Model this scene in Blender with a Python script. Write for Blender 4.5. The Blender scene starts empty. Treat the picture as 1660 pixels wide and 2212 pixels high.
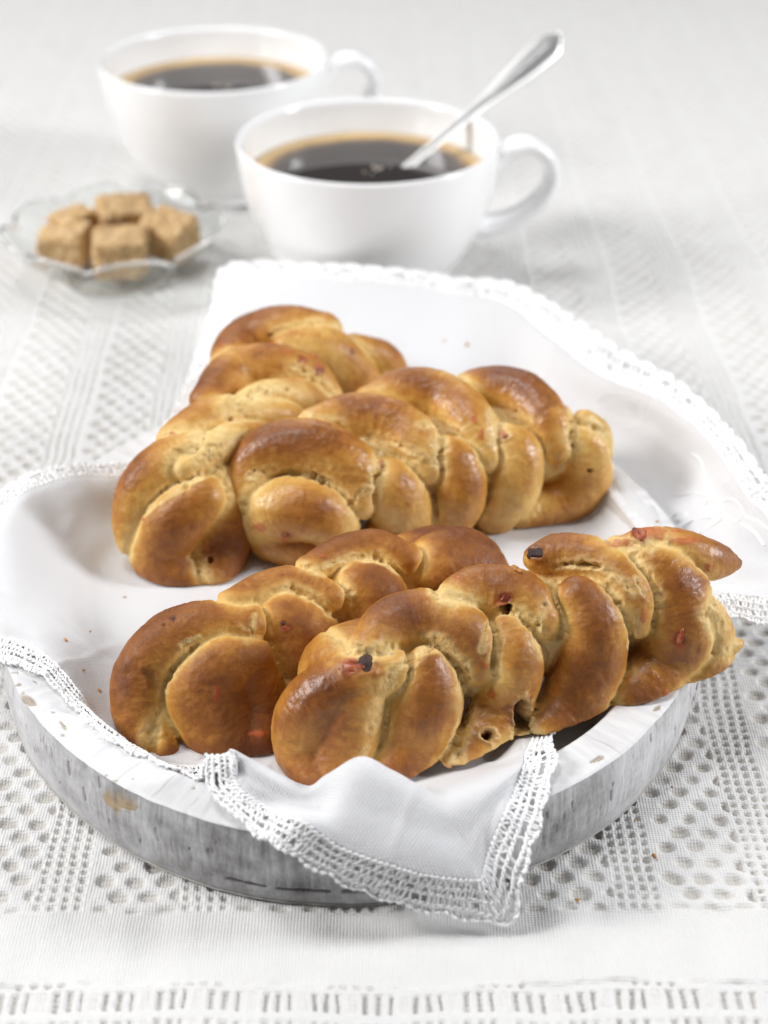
import bpy, bmesh, math, random
import numpy as np
from mathutils import Vector, Matrix

scene = bpy.context.scene
COL = scene.collection
S = 0.01                      # everything below is written in centimetres
random.seed(7)
rng = np.random.default_rng(7)

# ------------------------------------------------------------------ camera
PITCH = math.radians(31.75)
CAMH = 28.7                   # cm above the table
FPX = 3500.0                  # focal length in units of a 1660 x 2212 picture
cam_d = bpy.data.cameras.new('camera')
cam_d.sensor_fit = 'VERTICAL'
cam_d.sensor_height = 48.0
cam_d.lens = FPX / 2212.0 * 48.0
cam_d.clip_start = 0.01
cam_d.clip_end = 50.0
cam_d.dof.use_dof = True
cam_d.dof.focus_distance = 0.425
cam_d.dof.aperture_fstop = 13.5
cam = bpy.data.objects.new('camera', cam_d)
cam.location = (0, 0, CAMH * S)
cam.rotation_euler = (math.pi / 2 - PITCH, 0, 0)
COL.objects.link(cam)
scene.camera = cam

# ------------------------------------------------------------------ light
world = bpy.data.worlds.new('World')
scene.world = world
world.use_nodes = True
wb = world.node_tree.nodes['Background']
wb.inputs[0].default_value = (0.95, 0.96, 1.0, 1)
wb.inputs[1].default_value = 0.11

def area(name, loc, target, sx, sy, power, col):
    l = bpy.data.lights.new(name, 'AREA')
    l.shape = 'RECTANGLE'; l.size = sx; l.size_y = sy
    l.energy = power; l.color = col
    o = bpy.data.objects.new(name, l)
    o.location = loc
    d = Vector(target) - Vector(loc)
    o.rotation_euler = d.to_track_quat('-Z', 'Y').to_euler()
    COL.objects.link(o)
    o['kind'] = 'helper'
    return o

area('softbox_back', (-0.35, 2.30, 1.35), (0, 0.5, 0), 1.9, 1.1, 11.0, (0.985, 0.99, 1.0))
area('softbox_top', (-0.45, 0.55, 1.70), (0, 0.45, 0), 0.5, 0.5, 11.0, (0.985, 0.99, 1.0))
area('softbox_left', (-1.15, 0.30, 0.78), (-0.05, 0.38, 0.02), 0.40, 0.44, 15.0, (1.0, 0.99, 0.985))
area('softbox_right', (1.15, 0.40, 0.56), (0, 0.38, 0.02), 0.28, 0.40, 12.0, (0.97, 0.98, 1.0))

scene.view_settings.view_transform = 'Standard'
scene.view_settings.look = 'None'
scene.view_settings.gamma = 1.0
scene.view_settings.use_curve_mapping = False
scene.view_settings.exposure = 0.17
scene.render.engine = 'CYCLES'
scene.cycles.use_denoising = True
scene.cycles.max_bounces = 14
scene.cycles.transmission_bounces = 12
scene.cycles.transparent_max_bounces = 12

# ------------------------------------------------------------------ maths helpers
CP, SP = math.cos(PITCH), math.sin(PITCH)
CAMP = np.array([0.0, 0.0, CAMH])

def ray(px, py):
    """Unit ray of a pixel of the 1660 x 2212 picture."""
    dx = (px - 830.0) / FPX
    dy = -(py - 1106.0) / FPX
    d = np.array([dx, CP + dy * SP, -SP + dy * CP])
    return d / np.linalg.norm(d)

def pz(px, py, z):
    d = ray(px, py)
    return CAMP + d * ((z - CAMH) / d[2])

def pY(px, py, Y):
    d = ray(px, py)
    return CAMP + d * (Y / d[1])

def proj(P):
    Q = np.asarray(P) - CAMP
    f = Q[:, 1] * CP - Q[:, 2] * SP
    u = Q[:, 1] * SP + Q[:, 2] * CP
    return np.stack([830.0 + FPX * Q[:, 0] / f, 1106.0 - FPX * u / f], 1)

def sstep(a, b, x):
    t = np.clip((x - a) / (b - a), 0, 1)
    return t * t * (3 - 2 * t)

_perm = np.random.default_rng(3).integers(0, 1 << 16, 1 << 16).astype(np.int64)
_val = np.random.default_rng(5).uniform(-1, 1, 1 << 16)

def vnoise(P, scale=1.0, seed=0):
    """Value noise in [-1, 1]; P (n,3)."""
    Q = np.asarray(P, float) / scale + seed * 17.31
    i = np.floor(Q).astype(np.int64)
    f = Q - i
    f = f * f * (3 - 2 * f)
    out = 0
    for dx in (0, 1):
        wx = f[:, 0] if dx else 1 - f[:, 0]
        hx = _perm[(i[:, 0] + dx) & 65535]
        for dy in (0, 1):
            wy = wx * (f[:, 1] if dy else 1 - f[:, 1])
            hy = _perm[(hx + i[:, 1] + dy) & 65535]
            for dz in (0, 1):
                w = wy * (f[:, 2] if dz else 1 - f[:, 2])
                out = out + w * _val[(_perm[(hy + i[:, 2] + dz) & 65535])]
    return out

def fbm(P, scale=1.0, octv=4, seed=0, gain=0.5):
    a, o = 1.0, 0
    for k in range(octv):
        o = o + a * vnoise(P, scale / 2 ** k, seed + k)
        a *= gain
    return o

def catmull(pts, n, closed=False):
    """Resample control points (k,d) with n samples per segment."""
    pts = np.asarray(pts, float)
    k = len(pts)
    if closed:
        idx = lambda i: pts[np.asarray(i) % k]
        segs = k
    else:
        ext = np.vstack([2 * pts[0] - pts[1], pts, 2 * pts[-1] - pts[-2]])
        idx = lambda i: ext[np.asarray(i) + 1]
        segs = k - 1
    out = []
    for s in range(segs):
        p0, p1, p2, p3 = idx(s - 1), idx(s), idx(s + 1), idx(s + 2)
        for t in np.arange(n) / n:
            out.append(0.5 * (2 * p1 + (p2 - p0) * t + (2 * p0 - 5 * p1 + 4 * p2 - p3) * t * t
                              + (3 * p1 - p0 - 3 * p2 + p3) * t ** 3))
    if not closed:
        out.append(pts[-1])
    return np.array(out)

# ------------------------------------------------------------------ mesh helpers
def make_mesh(name, V, F, smooth=True):
    """V (n,3) in cm, F array (m,3|4) or list of index lists."""
    me = bpy.data.meshes.new(name)
    V = np.asarray(V, np.float32) * S
    if isinstance(F, np.ndarray):
        k = F.shape[1]; m = len(F)
        me.vertices.add(len(V)); me.loops.add(m * k); me.polygons.add(m)
        me.vertices.foreach_set('co', V.ravel())
        me.loops.foreach_set('vertex_index', F.astype(np.int32).ravel())
        me.polygons.foreach_set('loop_start', np.arange(0, m * k, k, dtype=np.int32))
        me.update(calc_edges=True)
    else:
        me.from_pydata([tuple(map(float, v)) for v in V], [], F)
        me.update()
    if smooth:
        me.polygons.foreach_set('use_smooth', np.ones(len(me.polygons), bool))
    return me

def add_obj(name, me, mat=None, parent=None, **props):
    o = bpy.data.objects.new(name, me)
    COL.objects.link(o)
    if mat is not None and me is not None and not me.materials:
        me.materials.append(mat)
    if parent is not None:
        o.parent = parent
    for k, v in props.items():
        o[k] = v
    return o

def empty(name, loc, **props):
    """Empty at a thing's base (cm); parts keep world coordinates through the inverse matrix."""
    o = bpy.data.objects.new(name, None)
    o.empty_display_size = 0.01
    o.location = Vector(loc) * S
    COL.objects.link(o)
    for k, v in props.items():
        o[k] = v
    return o

def part(name, me, mat, parent, **props):
    o = add_obj(name, me, mat, parent, **props)
    o.matrix_parent_inverse = Matrix.Translation(-parent.location) if parent.type == 'EMPTY' else Matrix.Identity(4)
    return o

def attr(me, name, vals, kind='FLOAT'):
    a = me.attributes.new(name, kind, 'POINT')
    if kind == 'FLOAT':
        a.data.foreach_set('value', np.asarray(vals, np.float32))
    else:
        a.data.foreach_set('vector', np.asarray(vals, np.float32).ravel())

def grid_faces(nu, nv, wrap_u=False, wrap_v=False):
    """index = i*nv + j, i over u."""
    iu = np.arange(nu if wrap_u else nu - 1)
    jv = np.arange(nv if wrap_v else nv - 1)
    I, J = np.meshgrid(iu, jv, indexing='ij')
    I2, J2 = (I + 1) % nu, (J + 1) % nv
    return np.stack([I * nv + J, I2 * nv + J, I2 * nv + J2, I * nv + J2], -1).reshape(-1, 4)

class Tubes:
    """Collects round threads into one mesh."""
    def __init__(self, sides=6):
        self.V, self.F, self.n, self.k = [], [], 0, sides
    def add(self, P, r):
        P = np.asarray(P, float)
        m = len(P)
        r = np.broadcast_to(np.asarray(r, float), (m,))
        T = np.gradient(P, axis=0)
        T /= np.linalg.norm(T, axis=1)[:, None] + 1e-9
        ref = np.array([0.31, 0.17, 0.93])
        A = np.cross(T, ref); A /= np.linalg.norm(A, axis=1)[:, None] + 1e-9
        B = np.cross(T, A)
        a = np.arange(self.k) / self.k * 2 * np.pi
        R = P[:, None, :] + r[:, None, None] * (np.cos(a)[None, :, None] * A[:, None, :] + np.sin(a)[None, :, None] * B[:, None, :])
        V = np.concatenate([R.reshape(-1, 3), P[:1] - T[:1] * r[0] * .6, P[-1:] + T[-1:] * r[-1] * .6])
        F = grid_faces(m, self.k, wrap_v=True) + self.n
        self.V.append(V); self.F.append(F)
        c0, c1 = self.n + m * self.k, self.n + m * self.k + 1
        j = np.arange(self.k); j2 = (j + 1) % self.k
        self.F.append(np.stack([np.full(self.k, c0), self.n + j2, self.n + j, np.full(self.k, c0)], 1)[:, [0, 1, 2, 2]])
        e = self.n + (m - 1) * self.k
        self.F.append(np.stack([np.full(self.k, c1), e + j, e + j2, e + j2], 1))
        self.n += len(V)
    def mesh(self, name):
        V = np.concatenate(self.V); F = np.concatenate(self.F)
        quad = F[F[:, 2] != F[:, 3]]; tri = F[F[:, 2] == F[:, 3]][:, :3]
        me = bpy.data.meshes.new(name)
        nq, nt = len(quad), len(tri)
        me.vertices.add(len(V)); me.loops.add(nq * 4 + nt * 3); me.polygons.add(nq + nt)
        me.vertices.foreach_set('co', (V * S).astype(np.float32).ravel())
        me.loops.foreach_set('vertex_index', np.concatenate([quad.ravel(), tri.ravel()]).astype(np.int32))
        me.polygons.foreach_set('loop_start', np.concatenate([np.arange(0, nq * 4, 4), nq * 4 + np.arange(0, nt * 3, 3)]).astype(np.int32))
        me.update(calc_edges=True)
        me.polygons.foreach_set('use_smooth', np.ones(nq + nt, bool))
        me.validate()
        return me

def lathe(prof, n=96, rfun=None):
    """Closed-at-axis revolution of (r, z) profile -> V, F."""
    prof = np.asarray(prof, float)
    a = np.arange(n) / n * 2 * np.pi
    V = np.stack([prof[None, :, 0] * np.cos(a)[:, None], prof[None, :, 0] * np.sin(a)[:, None],
                  np.broadcast_to(prof[None, :, 1], (n, len(prof)))], -1)
    return V.reshape(-1, 3), grid_faces(n, len(prof), wrap_u=True)

# ------------------------------------------------------------------ material helpers
class NT:
    def __init__(self, name):
        self.m = bpy.data.materials.new(name)
        self.m.use_nodes = True
        self.t = self.m.node_tree
        self.b = self.t.nodes['Principled BSDF']
        self.out = self.t.nodes['Material Output']
    def n(self, typ, **kw):
        nd = self.t.nodes.new('ShaderNode' + typ)
        for k, v in kw.items():
            setattr(nd, k, v)
        return nd
    def l(self, a, b):
        self.t.links.new(a, b)
    def set(self, **kw):
        for k, v in kw.items():
            k = k.replace('_', ' ')
            self.b.inputs[k].default_value = v
    def val(self, sock, v):
        if hasattr(v, 'is_linked') or hasattr(v, 'links'):
            self.l(v, sock)
        else:
            sock.default_value = v
    def noise(self, vec, scale, detail=4, rough=.55, dist=0.0):
        nd = self.n('TexNoise')
        nd.inputs['Scale'].default_value = scale
        nd.inputs['Detail'].default_value = detail
        nd.inputs['Roughness'].default_value = rough
        nd.inputs['Distortion'].default_value = dist
        if vec is not None: self.l(vec, nd.inputs['Vector'])
        return nd.outputs['Fac']
    def math(self, op, a, b=0.0, clamp=False):
        nd = self.n('Math', operation=op, use_clamp=clamp)
        self.val(nd.inputs[0], a); self.val(nd.inputs[1], b)
        return nd.outputs[0]
    def ramp(self, fac, stops, interp='LINEAR'):
        nd = self.n('ValToRGB')
        cr = nd.color_ramp; cr.interpolation = interp
        while len(cr.elements) < len(stops): cr.elements.new(0.5)
        for e, (p, c) in zip(cr.elements, stops):
            e.position = p
            e.color = (c, c, c, 1) if isinstance(c, (int, float)) else (*c, 1)
        self.l(fac, nd.inputs[0])
        return nd.outputs[0]
    def mix(self, fac, a, b, blend='MIX'):
        nd = self.n('Mix', data_type='RGBA', blend_type=blend)
        self.val(nd.inputs[0], fac)
        for s, v in ((nd.inputs[6], a), (nd.inputs[7], b)):
            if isinstance(v, tuple): s.default_value = (*v[:3], 1)
            else: self.l(v, s)
        return nd.outputs[2]
    def attr(self, name, out='Fac'):
        nd = self.n('Attribute', attribute_name=name)
        return nd.outputs[out]
    def bump(self, h, strength, dist, normal=None):
        nd = self.n('Bump')
        nd.inputs['Strength'].default_value = strength
        nd.inputs['Distance'].default_value = dist
        self.l(h, nd.inputs['Height'])
        if normal is not None: self.l(normal, nd.inputs['Normal'])
        return nd.outputs[0]
    def map(self, vec, sc=(1, 1, 1), loc=(0, 0, 0), rot=(0, 0, 0)):
        nd = self.n('Mapping')
        nd.inputs['Scale'].default_value = sc
        nd.inputs['Location'].default_value = loc
        nd.inputs['Rotation'].default_value = rot
        self.l(vec, nd.inputs['Vector'])
        return nd.outputs[0]
    def geo(self, out='Position'):
        return self.n('NewGeometry').outputs[out]

# ------------------------------------------------------------------ table and cloth
def build_cloth():
    def rows():
        y, out = 19.0, []
        while y < 150:
            out.append(y)
            y += 0.043 * max(1.0, y / 27.0)
        return np.array(out)
    Y = rows()
    U = np.linspace(-1, 1, 1050)
    half = 11.0 + Y * 0.36
    X = U[None, :] * half[:, None]
    YY = np.broadcast_to(Y[:, None], X.shape)
    P = np.stack([X.ravel(), YY.ravel(), np.zeros(X.size)], 1)
    # the weave is never perfectly straight
    xw = P[:, 0] + .26 * vnoise(P, 7.0, 1) + .10 * vnoise(P, 1.6, 2) + .035 * vnoise(P, .35, 6) + .015 * P[:, 1]
    yw = P[:, 1] + .20 * vnoise(P, 6.0, 3) + .08 * vnoise(P, 1.4, 4) + .035 * vnoise(P, .35, 7) - .012 * P[:, 0]
    PER, SM = 3.5, 1.22
    c = np.mod(xw + 0.95, PER)
    irr = .85 + .3 * vnoise(P, .8, 9)
    # small square openwork
    s = (.5 + .5 * np.cos(2 * np.pi * (c - .16) / .30)) * (.5 + .5 * np.cos(2 * np.pi * yw / .30))
    small = sstep(.16, .60, s) * (c < SM) * .09
    # round dimples in staggered rows
    pitch, rp = .76, .52
    row = np.round(yw / rp)
    off = np.where(np.mod(row, 2) == 0, 0.0, .5)
    b = (c - SM - .02) / pitch - off
    col = np.clip(np.round(b - .5), 0, 2)
    dx = (b - .5 - col) * pitch
    dy = yw - row * rp
    r = np.sqrt((dx / .265) ** 2 + (dy / .215) ** 2) / (1 + .22 * vnoise(P, .7, 16)) + .12 * vnoise(P, .16, 17)
    ok = (c > SM) & (col + off + .5 < 3.05)
    big = (1 - sstep(.50, 1.10, r)) * ok * .115
    pit = np.maximum(small, big) * irr
    plain = sstep(25.75, 25.95, yw) * (1 - sstep(28.0, 28.25, yw))
    front = 1 - sstep(25.6, 25.8, yw)
    lad = sstep(.25, .6, .5 + .5 * np.cos(2 * np.pi * xw / .29)) * sstep(.15, .4, .5 - .5 * np.cos(2 * np.pi * (yw - 25.75) / .82))
    grp = sstep(-.1, .2, np.cos(2 * np.pi * c / PER * 3.0) + .55)
    pit = pit * (1 - plain) * (1 - front) + front * lad * (.3 + .7 * grp) * .085
    z = -pit
    z += .05 * vnoise(P, 9.0, 11) + .012 * vnoise(P, 1.1, 12)
    z += plain * (.10 * vnoise(P * np.array([1, .35, 1]), .9, 13) + .006 * vnoise(P, .35, 14))
    lump_ = np.cos(2 * np.pi * (xw + yw) / .19) * np.cos(2 * np.pi * (xw - yw) / .19)
    g_ = np.clip(pit / .10, 0, 1)
    z += ((.016 * lump_ + .012 * vnoise(P, .13, 15)) * (1 - g_) * (1 - .6 * plain) + g_ * .022 * np.cos(2 * np.pi * yw / .13)) * (P[:, 1] < 62)
    z -= .08
    V = P.copy(); V[:, 2] = z
    me = make_mesh('tablecloth', V, grid_faces(len(Y), len(U))[:, ::-1].copy())
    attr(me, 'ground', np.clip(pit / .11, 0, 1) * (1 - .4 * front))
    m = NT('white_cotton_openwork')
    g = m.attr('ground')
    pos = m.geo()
    col = m.mix(g, (.74, .735, .725), (.57, .545, .50))  # pits tinted darker: dimple shade put into the colour, see-through tone in front slots
    n1 = m.noise(pos, 60, 3)
    col = m.mix(m.math('MULTIPLY', m.math('SUBTRACT', n1, .4, True), .3), col, (.62, .61, .59))
    m.l(col, m.b.inputs['Base Color'])
    m.set(Roughness=.95, Sheen_Weight=.15, Sheen_Roughness=.5)
    m.b.inputs['Specular IOR Level'].default_value = .1
    wx = m.n('TexWave', wave_type='BANDS', bands_direction='X'); wx.inputs['Scale'].default_value = 400
    wy = m.n('TexWave', wave_type='BANDS', bands_direction='Y'); wy.inputs['Scale'].default_value = 400
    for q in (wx, wy):
        q.inputs['Distortion'].default_value = 1.6; q.inputs['Detail'].default_value = 2; q.inputs['Detail Scale'].default_value = .6
        m.l(pos, q.inputs['Vector'])
    n2 = m.noise(pos, 2400, 2)
    h = m.math('ADD', m.math('MULTIPLY', wx.outputs['Fac'], wy.outputs['Fac']), m.math('MULTIPLY', n2, .5))
    m.l(m.bump(h, .5, .0004), m.b.inputs['Normal'])
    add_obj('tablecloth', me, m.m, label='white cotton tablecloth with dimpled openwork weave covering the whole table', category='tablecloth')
    # the table itself
    bm = bmesh.new()
    bmesh.ops.create_cube(bm, size=1)
    for v in bm.verts:
        v.co = Vector((v.co.x * 1.25, .82 + v.co.y * 1.28, -.0195 + v.co.z * .03))
    tm = bpy.data.meshes.new('table_top'); bm.to_mesh(tm); bm.free()
    t = NT('pale_table_wood'); t.set(Base_Color=(.5, .46, .4, 1), Roughness=.6)
    o = add_obj('table_top', tm, t.m, kind='structure')
    o.location.z = -.0008

build_cloth()

# ------------------------------------------------------------------ wooden tray
TCX, TCY, TA, TB = -0.95, 39.7, 10.05, 11.5
RIMZ, FLOORZ, RIMW = 2.25, 1.15, 1.2

def tray_q(x, y):
    return np.sqrt(((x - TCX) / TA) ** 2 + ((y - TCY) / TB) ** 2)

def tray_h(x, y):
    d = (1 - tray_q(x, y)) * 10.9          # about cm inside the outer edge
    h = np.where(d < 0, 0.0, RIMZ)
    return np.where(d > RIMW, RIMZ - (RIMZ - FLOORZ) * sstep(RIMW, RIMW + .5, d), h)

CHIPS = [(258, 1728, 42, 22, .24, -.30), (62, 1512, 22, 11, .05, -.5), (165, 1520, 8, 5, .03, 0),
         (1290, 1640, 16, 5, .03, .4), (136, 1566, 14, 4, .02, -.9), (1420, 1530, 12, 6, .03, .5)]

_rc = np.random.default_rng(77)
for _k in range(26):
    _a = _rc.uniform(3.5, 4.75); _i = _rc.choice([0.03, _rc.uniform(.1, 1.1)], p=[.6, .4])
    _q = proj(np.array([[TCX + (TA - _i) * math.cos(_a), TCY + (TB - _i) * math.sin(_a), RIMZ]]))[0]
    CHIPS.append((_q[0], _q[1], _rc.uniform(3, 8), _rc.uniform(1.5, 3.2), .02, _rc.uniform(-.8, .8)))

def build_tray():
    root = empty('wooden_tray', (TCX, TCY, 0), label='oval wooden tray with chipped and brushed white paint under the bread napkin', category='tray')
    n = 1500
    a = np.arange(n) / n * 2 * np.pi
    def ring(dist, z, jit=0.0):
        """Ring set in from the outer edge by dist cm at height z."""
        wob = .10 * np.cos(2 * a + .5) + .06 * np.cos(3 * a + 1) + .03 * np.cos(7 * a) + .045 * fbm(np.stack([a * 10.9, 0 * a, 0 * a], 1), .9, 3, 33)
        return np.stack([TCX + (TA - dist + wob * .6) * np.cos(a), TCY + (TB - dist + wob * .6) * np.sin(a), np.full(n, z)], 1)
    def chip(V, N):
        c = np.zeros(len(V))
        p = proj(V)
        for (cx, cy, rx, ry, dep, ang) in CHIPS:
            dx, dy = p[:, 0] - cx, p[:, 1] - cy
            u = dx * math.cos(ang) - dy * math.sin(ang); v = dx * math.sin(ang) + dy * math.cos(ang)
            rr = np.sqrt((u / rx) ** 2 + (v / ry) ** 2) + .35 * vnoise(V, .25, 31) + .15 * vnoise(V, .08, 32)
            w = 1 - sstep(.75, 1.05, rr)
            w = w * (V[:, 1] < TCY)
            V[:, 2] -= dep * w * sstep(1.2, 2.1, V[:, 2])
            c = np.maximum(c, w)
        return c
    # outer wall
    zs = np.concatenate([np.linspace(0.02, RIMZ - .08, 46), [RIMZ - .04]])
    prof = []
    for z in zs:
        bulge = .10 * math.sin(math.pi * min(1, z / RIMZ)) - .05 * max(0, .12 - z) / .12
        prof.append(ring(-bulge, z))
    V = np.stack(prof, 1).reshape(-1, 3)
    ang = np.repeat(a, len(zs)); zz = np.tile(zs, n)
    arc = ang * 10.9
    Q = np.stack([arc * 1.0, zz * .12, np.zeros_like(arc)], 1)
    fib = fbm(Q, .22, 3, 41)
    Q2 = np.stack([arc * .18, zz * 1.3, np.zeros_like(arc)], 1)
    hor = fbm(Q2, .5, 3, 47)
    rough = sstep(3.6, 4.3, ang) * (1 - sstep(5.3, 6.0, ang))
    disp = -.035 * np.abs(fib) * (.35 + .65 * rough) * sstep(.45, .7, zz) - .02 * np.abs(hor) - .012
    # a split near the foot of the wall
    cz = .52 + .03 * np.sin(arc * 1.1) + .05 * vnoise(Q, 1.5, 50)
    split = np.exp(-((zz - cz) / .035) ** 2) * sstep(4.35, 4.45, ang) * (1 - sstep(4.72, 4.82, ang))
    split *= sstep(-.35, .0, vnoise(np.stack([arc, 0 * arc, 0 * arc], 1), .35, 51))
    disp -= .12 * split
    # short upright gouges
    gz = np.zeros_like(arc)
    r2 = np.random.default_rng(19)
    for k in range(60):
        ga = r2.uniform(3.5, 5.9); g0 = r2.uniform(.7, 1.9); gl = r2.uniform(.08, .45); gw = r2.uniform(.012, .03)
        d = (ang - ga) * 10.9 + (zz - g0) * .12
        gz = np.maximum(gz, np.exp(-(d / gw) ** 2) * (np.abs(zz - g0) < gl / 2) * r2.uniform(.3, 1))
    disp -= .05 * gz
    rad = np.stack([np.cos(ang), np.sin(ang), 0 * ang], 1)
    V = V + rad * disp[:, None]
    ch = chip(V, None)
    me = make_mesh('side_wall', V, grid_faces(n, len(zs), wrap_u=True))
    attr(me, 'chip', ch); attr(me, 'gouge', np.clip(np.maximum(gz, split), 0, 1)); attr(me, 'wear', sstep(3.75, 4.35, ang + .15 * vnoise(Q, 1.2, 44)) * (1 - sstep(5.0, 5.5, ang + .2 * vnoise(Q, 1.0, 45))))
    attr(me, 'flow', np.stack([arc, zz, 0 * arc], 1), 'FLOAT_VECTOR')

    m = NT('brushed_white_paint_wall')
    fl = m.attr('flow', 'Vector')
    up = m.noise(m.map(fl, (3.2, .8, 1), rot=(0, 0, .12)), 1.6, 8, .74, .5)
    up2 = m.noise(m.map(fl, (13, 1.6, 1), (3, 1, 0), (0, 0, -.25)), 1.7, 8, .75, .3)
    blot = m.noise(m.map(fl, (.8, 1.0, 1)), 1.1, 4, .6)
    grain = m.math('ADD', m.math('MULTIPLY', up, .32), m.math('MULTIPLY', up2, .58))
    fac = m.math('ADD', grain, m.math('MULTIPLY', m.math('SUBTRACT', blot, .5), .7))
    col = m.ramp(fac, [(.22, (.34, .335, .33)), (.36, (.54, .535, .54)), (.50, (.66, .655, .665)), (.66, (.76, .755, .76))])
    wear_shade_col = m.ramp(fac, [(.24, (.09, .085, .08)), (.42, (.18, .175, .17)), (.56, (.28, .275, .28)), (.72, (.55, .545, .55))])
    col = m.mix(m.math('MULTIPLY', m.attr('wear'), m.ramp(blot, [(.30, .75), (.7, .35)])), col, wear_shade_col)  # greyer worn paint on the front arc, its shade put into the colour
    col = m.mix(m.attr('gouge'), col, (.06, .05, .04))
    wood = m.ramp(m.noise(m.map(fl, (1, 14, 1)), 2.0, 3), [(.3, (.30, .27, .22)), (.6, (.50, .36, .21)), (.8, (.62, .46, .30))])
    col = m.mix(m.attr('chip'), col, wood)
    m.l(col, m.b.inputs['Base Color'])
    m.set(Roughness=.72)
    m.l(m.bump(m.math('ADD', up2, m.math('MULTIPLY', up, .6)), .55, .0008), m.b.inputs['Normal'])
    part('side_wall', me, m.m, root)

    # flat rim
    ds = [(.0, RIMZ - .04), (.05, RIMZ - .005)] + [(d, RIMZ) for d in np.linspace(.1, RIMW - .1, 26)] + [(RIMW - .04, RIMZ - .02), (RIMW, RIMZ - .08)]
    V = np.stack([ring(d, z) for d, z in ds], 1).reshape(-1, 3)
    ang = np.repeat(a, len(ds)); dd = np.tile([d for d, _ in ds], n)
    V[:, 2] += .025 * fbm(V, 1.6, 3, 61)
    ch = chip(V, None)
    me = make_mesh('rim', V, grid_faces(n, len(ds), wrap_u=True))
    attr(me, 'chip', ch)
    attr(me, 'flow', np.stack([ang * 10.9, dd, 0 * dd], 1), 'FLOAT_VECTOR')
    m = NT('chipped_white_paint_rim')
    fl = m.attr('flow', 'Vector')
    fine = m.noise(m.map(fl, (1.2, 2.4, 1)), 2.2, 6, .7)
    big = m.noise(fl, .45, 3)
    worn = m.ramp(m.math('ADD', fine, m.math('MULTIPLY', big, .35)), [(.90, 0.0), (.935, 1.0)])
    smear = m.noise(m.map(fl, (3.0, .6, 1)), .9, 4)
    col = m.ramp(smear, [(.25, (.58, .58, .59)), (.42, (.70, .70, .71)), (.6, (.78, .78, .78))])
    w2 = m.n('TexWave', wave_type='BANDS', bands_direction='X'); w2.inputs['Scale'].default_value = .28
    w2.inputs['Distortion'].default_value = 3.0; w2.inputs['Detail'].default_value = 3
    m.l(fl, w2.inputs['Vector'])
    lines = m.ramp(w2.outputs['Fac'], [(0.0, 1.0), (.018, 0.0)])
    lines = m.math('MULTIPLY', lines, m.ramp(m.noise(fl, .8, 2), [(.52, 0.0), (.62, .35)]))
    col = m.mix(lines, col, (.33, .31, .27))
    col = m.mix(worn, col, (.33, .28, .22))
    wood = m.ramp(m.noise(m.map(fl, (1, 10, 1)), 2.0, 3), [(.3, (.30, .28, .25)), (.55, (.42, .36, .28)), (.8, (.62, .47, .32))])
    col = m.mix(m.attr('chip'), col, wood)
    m.l(col, m.b.inputs['Base Color'])
    m.set(Roughness=.5)
    m.l(m.bump(m.math('SUBTRACT', fine, m.math('MULTIPLY', worn, .8)), .25, .0008), m.b.inputs['Normal'])
    part('rim', me, m.m, root)
    RIMMAT = m.m

    # hollow
    ds = [(RIMW - .005, RIMZ - .07), (RIMW + .12, RIMZ - .45), (RIMW + .25, FLOORZ + .25), (RIMW + .45, FLOORZ + .06), (RIMW + .8, FLOORZ), (5.0, FLOORZ), (10.2, FLOORZ)]
    V = np.stack([ring(d, z) for d, z in ds], 1).reshape(-1, 3)
    me = make_mesh('hollow', V, grid_faces(n, len(ds), wrap_u=True))
    m = NT('worn_tray_floor'); m.set(Base_Color=(.55, .53, .50, 1), Roughness=.7)
    part('hollow', me, m.m, root)
    # underside
    V = np.stack([ring(.0, .02), ring(10.2, .02)], 1).reshape(-1, 3)
    me = make_mesh('underside', V, grid_faces(n, 2, wrap_u=True)[:, ::-1].copy())
    part('underside', me, m.m, root)

build_tray()

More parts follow.
